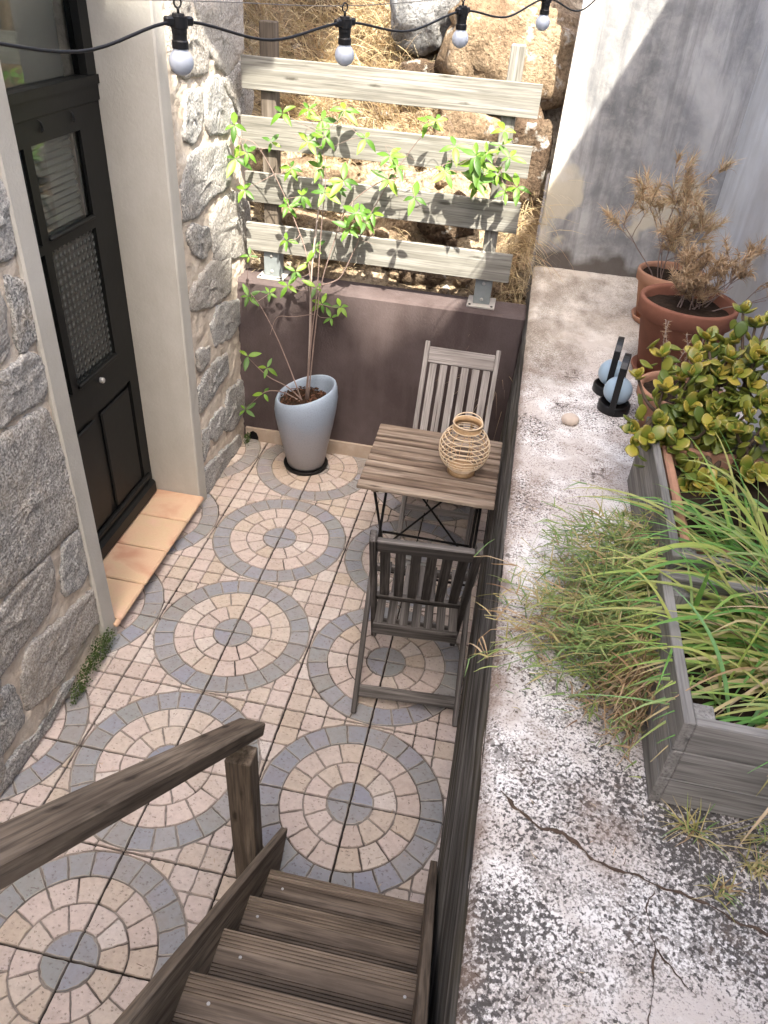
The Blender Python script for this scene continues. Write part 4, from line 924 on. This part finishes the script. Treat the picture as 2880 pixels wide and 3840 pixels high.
def terracotta_pot(label,loc,rt,rb,h,mat,rimh,saucer=True,soil=.8,tilt=0.):
    t=thing('terracotta_pot',label,'flower pot',loc)
    s=.015 if saucer else .0
    prof=[(0,s),(rb,s),(rb+(rt-rb)*.72,s+(h-rimh)*.97),(rt*.955,s+h-rimh),(rt*1.0,s+h-rimh+.004),(rt*1.015,s+h-.008),(rt*1.005,s+h),(rt*.93,s+h),(rt*.905,s+h-.012),(rt*.88,s+h*.7)]
    v,f=lathe(prof,44,lambda r,z,a:(r*(1+.006*math.sin(3*a+z*9)),z+.002*math.sin(2*a)));ob('pot_body',mesh('pot_body',v,f,mat,True),t)
    if saucer:
        v,f=lathe([(0,.004),(rb*1.12,.004),(rb*1.22,.028),(rb*1.18,.032),(rb*1.08,.014),(0,.012)],40);ob('saucer',mesh('saucer',v,f,mat,True),t)
    v,f=lathe([(0,s+h*soil+.01),(rt*.5,s+h*soil+.012),(rt*.92,s+h*soil)],26,lambda r,z,a:(r,z+.012*fr((r*math.cos(a)+loc[0],r*math.sin(a),0),22,3)));ob('soil',mesh('soil',v,f,M['soil']),t)
    return t
terracotta_pot('large dark terracotta pot with thick rim holding a dry shrub',(1.605,.955,1.0),.186,.125,.305,M['terracotta'],.07,True,.86)
terracotta_pot('orange terracotta pot behind the large one, near the wall corner',(1.63,1.55,1.0),.155,.11,.225,M['terracotta_pale'],.05,True,.88)
terracotta_pot('pale worn terracotta pot half hidden by the succulent, beside the lanterns',(1.565,.475,1.0),.15,.11,.16,M['terracotta_pale'],.045,False,.82)

# dry shrubs
def shrub(name,label,base,stems,mats,blen=.05,nb=26,wid=.0026):
    t=thing(name,label,'plant',base);st=MB();fo=MB()
    def grow(p,d,L,r,lv):
        pts=[p.copy()];q=p.copy();n=6
        for i in range(n):
            d=(d+Vector((rnu(-.2,.2),rnu(-.2,.2),rnu(-.10,.12)))).normalized();q=q+d*L/n;pts.append(q.copy())
        st.tube(pts,[r*(1-.6*i/n) for i in range(n+1)],5)
        if lv<2:
            for k in range(random.choice([3,4,5]) if lv==0 else random.choice([2,3,4])):
                s_=rnu(.35,1.);j=min(n-1,int(s_*n));o=pts[j].lerp(pts[j+1],s_*n-j)
                grow(o,(d+Vector((rnu(-.9,.9),rnu(-.9,.9),rnu(-.2,.6)))).normalized(),L*rnu(.35,.6),r*.55,lv+1)
        if lv>0:
            bias=Vector((rnu(-.6,.6),rnu(-.6,.6),rnu(-.2,.5)))
            for k in range(nb):
                s_=rnu(.25,1.)**.6;j=min(n-1,int(s_*n));o=pts[j].lerp(pts[j+1],s_*n-j)
                blade_strip(fo,o,d*rnu(.3,1.2)+bias+Vector((rnu(-.8,.8),rnu(-.8,.8),rnu(-.5,.8))),blen*rnu(.35,1.2),wid*rnu(.6,1.2),rnu(-.4,2.2),random.choice([0,0,1]),3,rnu(-1.5,1.5))
    for (dx,dy,dz,L) in stems: grow(Vector((rnu(-.05,.05),rnu(-.04,.04),0)),Vector((dx,dy,dz)).normalized(),L,.0032,0)
    st.build('stems',M['twig'],t);o=fo.build('dry_foliage',mats,t);o['kind']='stuff';return t
shrub('dry_shrub','brown dried feathery shrub growing in the large terracotta pot',(1.61,.97,1.255),[(-.2,0,1,.16),(0,.1,1,.2),(.25,0,1,.18),(.75,.1,1,.27),(.95,-.1,.9,.29),(.5,.2,1,.24),(-.05,-.1,1,.2),(.1,.1,1,.24),(-.3,-.1,.8,.1),(.35,-.1,.8,.13),(1.,0,.7,.22)],[M['dry_fine'],M['grass_d']],.045,34)
shrub('dry_shrub','taller golden dried plume plant in the pot behind, leaning left',(1.60,1.5,1.195),[(-.42,-.1,1,.38),(-.3,0,1,.36),(-.15,.05,1,.3),(.0,0,1,.33),(.08,-.1,1,.28),(-.25,-.1,1,.26)],[M['dry_fine'],M['straw']],.07,46)
t=thing('dry_sprigs','pale dried needle sprigs standing between the pots and the succulent','plant',(1.55,.48,1.14));b=MB();sb=MB()
for k in range(13):
    p=Vector((rnu(-.06,.10),rnu(-.08,.06),0));d=Vector((rnu(-.25,.25),rnu(-.1,.2),1)).normalized();L=rnu(.12,.26);pts=[p+d*L*i/6+Vector((.01*math.sin(i+k),0,0)) for i in range(7)];sb.tube(pts,.0013,4)
    for i in range(60):
        s_=rnu(.35,1);o=p+d*L*s_+Vector((.01*math.sin(s_*6+k),0,0));blade_strip(b,o,(rnu(-1,1),rnu(-1,1),rnu(-.1,.5)),rnu(.010,.02),.0016,.4,0,2,rnu(-1,1))
sb.build('stems',M['cane'],t);o=b.build('needles',M['grass_d'],t);o['kind']='stuff'

# wooden planter boxes
def planter(label,x0,x1,y0,y1,h,nb):
    t=thing('planter_box',label,'planter',((x0+x1)/2,(y0+y1)/2,1.0));O=Vector(t.location);dz=h/nb
    for i in range(nb):
        za=1.002+i*dz+dz/2
        plank('side_board',Vector((x0+.011,y0,za))-O,Vector((x0+.011,y1,za))-O,dz-.003,.022,M['planter'],t,(-1,0,0),.002)
        plank('end_board',Vector((x0+.0225,y0+.011,za))-O,Vector((x1,y0+.011,za))-O,dz-.003,.022,M['planter'],t,(0,-1,0),.002)
        plank('end_board',Vector((x0+.0225,y1-.011,za))-O,Vector((x1,y1-.011,za))-O,dz-.003,.022,M['planter'],t,(0,1,0),.002)
    plank('back_board',Vector((x1,y0+.03,1.0+h/2))-O,Vector((x1,y1-.03,1.0+h/2))-O,h*.9,.02,M['planter'],t,(1,0,0),.002)
    for y in (y0,y1):
        s_=1 if y==y0 else -1
        plank('corner_post',Vector((x0+.045,y+s_*.045,1.002))-O,Vector((x0+.045,y+s_*.045,1.0+h-.012))-O,.04,.04,M['planter'],t,(1,0,0),.002)
    so=grid(10,14,lambda a,b:(x0+.03+(x1-x0-.05)*a-O.x,y0+.03+(y1-y0-.06)*b-O.y,h*.7+.012*fr((a*3,b*4,0),2.,3)));ob('soil',mesh('soil',*so,M['soil']),t)
    return t
planter('grey timber planter box nearest the viewer, overgrown with grass',1.348,1.80,-1.138,-.70,.25,3)
planter('grey timber planter box beside the succulent, holding a clay trough',1.385,1.80,-.63,.06,.245,2)
tt=thing('clay_trough','rectangular terracotta trough standing inside the far planter box','planter',(1.58,-.30,1.0));O=Vector(tt.location)
for lo,hi in (((1.425,-.555,1.10),(1.45,-.05,1.222)),((1.4505,-.555,1.10),(1.73,-.53,1.221)),((1.7305,-.555,1.10),(1.755,-.05,1.2225)),((1.4505,-.075,1.10),(1.73,-.05,1.2215))):
    box('trough_wall',Vector(lo)-O,Vector(hi)-O,M['terracotta_pale'],tt,.006)
box('soil',Vector((1.4505,-.53,1.10))-O,Vector((1.73,-.075,1.165))-O,M['soil'],tt,0)

# jade plant
JADE=[(1.33,0.082,1.354),(1.394,0.149,1.405),(1.398,0.017,1.356),(1.458,0.105,1.359),(1.483,0.14,1.43),(1.482,0.087,1.421),(1.467,0.036,1.404),(1.523,0.202,1.455),(1.533,0.187,1.424),(1.561,0.081,1.454),(1.587,0.113,1.391),(1.548,0.071,1.401),(1.585,0.045,1.419),(1.596,0.212,1.549),(1.648,0.225,1.506),(1.636,0.159,1.43),(1.63,0.071,1.462),(1.646,0.068,1.386),(1.646,0.087,1.478),(1.675,0.228,1.519),(1.478,-0.016,1.325),(1.467,0.031,1.287),(1.532,0.054,1.304),(1.55,-0.009,1.319),(1.59,0.027,1.288),(1.628,-0.034,1.339),(1.526,-0.089,1.308),(1.595,-0.039,1.289),(1.599,-0.101,1.317),(1.674,-0.103,1.307),(1.4,-0.04,1.281),(1.341,-0.041,1.241),(1.332,-0.115,1.241),(1.367,-0.116,1.263),(1.432,-0.052,1.21),(1.451,-0.089,1.262),(1.521,-0.035,1.228),(1.518,-0.115,1.169),(1.533,-0.185,1.191),(1.497,-0.192,1.166),(1.53,-0.207,1.152),(1.581,-0.174,1.17),(1.655,-0.142,1.217),(1.68,-0.148,1.222),(1.59,0.171,1.468),(1.695,0.14,1.413),(1.675,0.018,1.363),(1.69,-0.03,1.336)]
jd=thing('jade_plant','bushy succulent with yellow green spoon shaped leaves, right of the lanterns','plant',(1.56,-.12,1.165));JL=Vector(jd.location)
def jade_leaf():
    v=[];f=[];N=7;K=8
    for i in range(N+1):
        t=i/N;L=.050*t;w=.0205*math.sin(math.pi*min(.985,max(.02,t**1.25*.93+.04)))**.75;h=.0055*math.sin(math.pi*min(.98,max(.03,t*.95+.03)))**.6;cz=.014*t*t
        for k in range(K):
            a=2*math.pi*k/K;v.append((L,w*math.cos(a),cz+h*math.sin(a)+.18*w*(math.cos(a)**2)))
        if i:
            for k in range(K): f.append(((i-1)*K+k,(i-1)*K+(k+1)%K,i*K+(k+1)%K,i*K+k))
    f.append(tuple(reversed(range(K))));f.append(tuple(range(N*K,(N+1)*K)));return mesh('leaf',v,f,M['jade'],True)
JM=jade_leaf();nodes=[]
cents=[(1.40,.02,1.28),(1.46,.06,1.33),(1.5,-.03,1.24),(1.56,.08,1.37),(1.6,.0,1.28),(1.64,.1,1.38),(1.55,-.12,1.14),(1.66,-.06,1.26)]
def jstem(pts,r0,r1):
    P=catmull([Vector(p)-JL for p in pts],5);k=len(P);b=MB();b.tube(P,[r0+(r1-r0)*i/(k-1) for i in range(k)],7);b.build('stem',M['jade_stem'],jd,smooth=True)
for c in cents:
    jstem([(1.56+rnu(-.03,.03),-.13+rnu(-.05,.05),1.15),((1.56+c[0])/2+rnu(-.02,.02),(c[1]-.13)/2,(1.15+c[2])/2-.01),c],.011,.007)
for (x,y,z) in JADE:
    p=Vector((x,y,z));c=min(cents,key=lambda q:(Vector(q)-p).length);c=Vector(c)
    jstem([c,(c+p)/2+Vector((0,0,-.015)),p],.0058,.004)
    ax=((p-c).normalized()*.5+Vector((rnu(-.25,.25),-.35,.9))).normalized();u=ax.orthogonal().normalized();w=ax.cross(u);b0=rnu(0,6.28)
    for ly,(el,nn_,s_) in enumerate(((.25,2,1.05),(.6,2,.95),(1.15,1,.62))):
        for k in range(nn_ if ly<2 else 2):
            a=b0+ly*1.57+math.pi*k+rnu(-.25,.25);e=el+rnu(-.15,.2);d=(u*math.cos(a)+w*math.sin(a))*math.cos(e)+ax*math.sin(e)
            nn=(ax*math.cos(e)-(u*math.cos(a)+w*math.sin(a))*math.sin(e));sd=nn.cross(d);q=s_*rnu(.62,1.05)
            mt=Matrix(((d.x*q,sd.x*q,nn.x*q,0),(d.y*q,sd.y*q,nn.y*q,0),(d.z*q,sd.z*q,nn.z*q,0),(0,0,0,1)));mt.translation=p-JL+ax*(.004*ly);ob('leaf',JM,jd,mtx=mt)

il=MB();jv=[tuple(q.co) for q in JM.vertices];jf=[tuple(q.vertices) for q in JM.polygons]
for k in range(420):
    c=Vector(random.choice(JADE)).lerp(Vector(random.choice(cents)),rnu(.05,.7))+Vector((rnu(-.05,.05),rnu(-.04,.05),rnu(-.05,.02)))-JL
    mt=Matrix.Translation(c)@Matrix.Rotation(rnu(0,6.28),4,'Z')@Matrix.Rotation(rnu(-1.2,.3),4,'Y')@Matrix.Scale(rnu(.6,1.),4);il.add([mt@Vector(q) for q in jv],jf)
o=il.build('inner_leaves',M['jade_in'],jd,smooth=True);o['kind']='stuff'
# strap-leaved plant in the boxes
sp=thing('strap_leaf_plant','clump of long arching green and yellowing strap leaves spilling out of the planter boxes','plant',(1.62,-.72,1.14));PL=Vector(sp.location)
def strap(p,d,L,w,droop,seg=11,mat=None):
    d=Vector(d).normalized();p=Vector(p)-PL;v=[];f=[];side=d.cross(Vector((0,0,1))).normalized();kk=rnu(-.06,.06);kink=random.choice([4,5,6,7,8]) if random.random()<.3 else 99
    for i in range(seg+1):
        t=i/seg;ww=w*.5*(min(1,.55+t*2))*(1-t**2.6)+.0003;nrm=side.cross(d).normalized()
        v+=[p-side*ww+nrm*ww*.35,p.copy(),p+side*ww+nrm*ww*.35]
        if i: a=3*i-3;f+=[(a,a+1,a+4,a+3),(a+1,a+2,a+5,a+4)]
        p=p+d*(L/seg);d=(d+Vector((kk*.5,kk,-droop/seg*(1. if i!=kink else 4.)))).normalized();side=(side+Vector((rnu(-.04,.04),rnu(-.04,.04),0))).normalized();side=(side-d*side.dot(d)).normalized()
    BL.append((L*w,v,f,mat or M['blade']))
BL=[]
for k in range(210):   # bright upright blades
    strap((1.72+rnu(-.16,.08),-.62+rnu(-.22,.22),1.12),(-1.0+rnu(-.6,.9),rnu(-.45,.8),rnu(.6,1.6)),rnu(.26,.52),rnu(.006,.015),rnu(.9,2.4))
for k in range(190):   # sprawling blades toward the terrace
    strap((1.60+rnu(-.12,.16),-.74+rnu(-.2,.2),1.16),(-1.,rnu(-.4,.25),rnu(.3,.8)),rnu(.16,.40),rnu(.004,.012),rnu(1.3,2.4),mat=random.choice([M['blade'],M['blade'],M['grass_y']]))
for k in range(80):   # withered ends over the near box
    strap((1.66+rnu(-.1,.12),-.88+rnu(-.16,.12),1.17),(-1.+rnu(0,1.),rnu(-.9,.1),rnu(.35,.9)),rnu(.2,.42),rnu(.005,.012),rnu(1.2,2.3),mat=random.choice([M['grass_y'],M['grass_y'],M['grass_d'],M['blade']]))
for k in range(110):   # blades flopping across the gap between the boxes
    strap((1.60+rnu(-.14,.14),-.74+rnu(-.17,.15),1.21),(-1.,rnu(-.4,.25),rnu(.12,.5)),rnu(.16,.34),rnu(.004,.012),rnu(.9,1.8),mat=random.choice([M['blade'],M['grass_y'],M['blade']]))
for k in range(120):   # dense young blades in the near box
    strap((1.56+rnu(-.17,.2),-.9+rnu(-.17,.17),1.17),(-1.+rnu(-.2,1.1),rnu(-.6,.5),rnu(.4,1.4)),rnu(.12,.32),rnu(.004,.011),rnu(.8,2.2))
BL.sort(key=lambda q:-q[0])
for a_,v,f,mt_ in BL[:300]: ob('leaf_blade',mesh('leaf_blade',v,f,mt_,True),sp)
rb_=MB();mts=[M['blade_isl'],M['grass_y'],M['grass_d']]
for a_,v,f,mt_ in BL[300:]: rb_.add(v,f,mts.index(mt_) if mt_ in mts else 0)
o=rb_.build('leaf_blades',mts,sp,smooth=True);o['kind']='stuff'
# creeping grass on the slab
cg=MB()
def runner(p,d,L,mi):
    p=Vector(p);d=Vector(d).normalized();pts=[p.copy()];n=9
    for i in range(n):
        d=(d+Vector((rnu(-.22,.22),rnu(-.22,.22),rnu(-.12,.08)))).normalized();p=p+d*L/n
        zmin=1.006 if p.x>1.014 else .3
        if p.z<zmin: p.z=zmin+rnu(0,.012)
        if p.x<1.0: d=(d+Vector((.25,0,-.35))).normalized()
        pts.append(p.copy())
    cg.tube(pts,.0011,4,mi=mi)
    for i in range(int(L*34)):
        j=rnu(0,n-.01);k=int(j);o=pts[k].lerp(pts[k+1],j-k)
        blade_strip(cg,o,d*rnu(-.2,1.)+Vector((rnu(-1,1),rnu(-1,1),rnu(-.1,1.1))),rnu(.03,.08),rnu(.0022,.0048),rnu(.2,1.6),random.choice([mi,mi,0,2 if random.random()<.4 else mi]),3,rnu(-1.2,1.2))
for k in range(260):
    y=rnu(-.88,-.38);runner((1.39+rnu(-.06,.04),y,1.03+rnu(0,.16)),(-1.,rnu(-.42,.3),rnu(-.2,.35)),rnu(.08,.30),random.choice([0,0,0,0,1,1]))
for k in range(36): runner((1.30+rnu(-.05,.05),-.70+rnu(-.09,.09),1.05),(-1.,rnu(-.30,.15),rnu(-.05,.2)),rnu(.24,.36),random.choice([0,1,1,2]))
for k in range(90): runner((1.34+rnu(-.03,.03),rnu(-.97,-.8),1.12+rnu(-.05,.08)),(-.35,rnu(-.7,.1),-.6),rnu(.08,.2),2)
for k in range(60):
    y=rnu(-.55,-.28);runner((1.385+rnu(-.03,.03),y,1.02),(rnu(-1.,.1),rnu(-.3,.5),rnu(.1,.9)),rnu(.05,.14),random.choice([0,0,1]))
for k in range(2600):   # matted base of the tuft
    x=1.375-abs(random.gauss(0,.10));y=-.66+random.gauss(0,.13)-.15*(1.37-x);z=1.0+rnu(0,.07)*max(0,1-(1.37-x)/.3)
    if x<1.02: continue
    blade_strip(cg,(x,y,z),(rnu(-1,.4),rnu(-.8,.6),rnu(-.1,.9)),rnu(.025,.07),rnu(.0025,.005),rnu(.3,1.8),random.choice([0,0,0,1,2]),3,rnu(-1.2,1.2))
tag(cg.build('creeping_grass',[M['grass_g'],M['grass_y'],M['grass_d']]),'tangled green and straw coloured grass creeping from the planter boxes over the slab edge','grass',kind='stuff')
def tuft(label,x,y,n,L):
    b=MB()
    for k in range(n): blade_strip(b,(x+rnu(-.02,.02),y+rnu(-.015,.015),1.0),(rnu(-1,1),rnu(-1,1),rnu(.2,1.2)),rnu(.4,1.)*L,rnu(.0018,.0035),rnu(.4,1.8),random.choice([0,1,1,2]),4,rnu(-1,1))
    tag(b.build('grass_tuft',[M['grass_g'],M['grass_y'],M['grass_d']]),label,'grass')
tuft('small grass tuft at the foot of the near planter box',1.43,-1.185,46,.09); tuft('straw coloured tuft rooted in the long crack',1.47,-1.30,40,.055); tuft('tuft of mixed grass at the right edge, below the near planter box',1.545,-1.235,50,.07); tuft('tiny dry tuft against the far planter box',1.36,-.14,24,.05)
# green stems climbing in front of the near planter
fs=MB()
for k in range(9):
    p0=Vector((1.47+rnu(-.04,.06),-1.19+rnu(-.02,.02),1.0));d=Vector((rnu(.2,1.),-.15,rnu(.4,1.)));blade_strip(fs,p0,d,rnu(.12,.24),.0022,.5,1,5)
    for j in range(9): blade_strip(fs,p0+d.normalized()*rnu(.04,.2),(rnu(-1,1),rnu(-.8,.3),rnu(-.2,.8)),rnu(.02,.05),.0028,.8,random.choice([0,0,1]),3,rnu(-1,1))
tag(fs.build('grass_runner',[M['grass_g'],M['grass_y']]),'sprawling green grass runner in front of the near planter box','grass')

# weeds at the foot of the walls
def weed(label,pts,n,r):
    b=MB()
    for k in range(n):
        c=Vector(random.choice(pts))+Vector((rnu(0,r*.7),rnu(-r,r),rnu(-r*.8,r)));
        if c.z<.004: c.z=.004+rnu(0,.01)
        d=Vector((rnu(-.2,1),rnu(-1,1),rnu(-.2,1))).normalized();s_=d.orthogonal().normalized();l=rnu(.005,.011);w=l*.42
        b.add([c,c+d*l*.5+s_*w,c+d*l,c+d*l*.5-s_*w],[(0,1,2,3)])
    tag(b.build('weed',M['moss']),label,'weed')
weed('dark green moss and weeds at the foot of the stone wall by the step',[(-.455,-.22,.06),(-.452,-.27,.05),(-.45,-.33,.06),(-.45,-.38,.07),(-.448,-.43,.05),(-.448,-.48,.04),(-.452,-.30,.10)],1500,.04)
weed('tiny green weed in the corner beside the drain hole',[(-.455,1.455,.02),(-.45,1.44,.03)],160,.03)
# pine needles and bits of dry leaf
lt=MB()
for k in range(620):
    if random.random()<.72:
        x=rnu(-.44,.95);y=rnu(-1.4,1.45) if random.random()<.6 else 1.47-abs(random.gauss(0,.15));z=.0045
    else:
        x=rnu(1.03,1.3);y=rnu(-1.6,.4) if random.random()<.5 else random.gauss(-.3,.12);z=slab_z(x,y)+.003
    a=rnu(0,6.28);L=rnu(.005,.024);c=rnu(-.5,.5);w=.0007
    pts=[Vector((x+math.cos(a+c*t)*L*t,y+math.sin(a+c*t)*L*t,z)) for t in (0,.5,1.)];n=Vector((-math.sin(a),math.cos(a),0))*w
    lt.add([pts[0]-n,pts[0]+n,pts[1]+n,pts[1]-n,pts[2]+n*.5,pts[2]-n*.5],[(0,1,2,3),(3,2,4,5)],random.choice([0,0,1]))
tag(lt.build('plant_litter',[M['bark'],M['grass_d']]),'scattered pine needles and plant litter on the paving and slab','litter',kind='stuff')
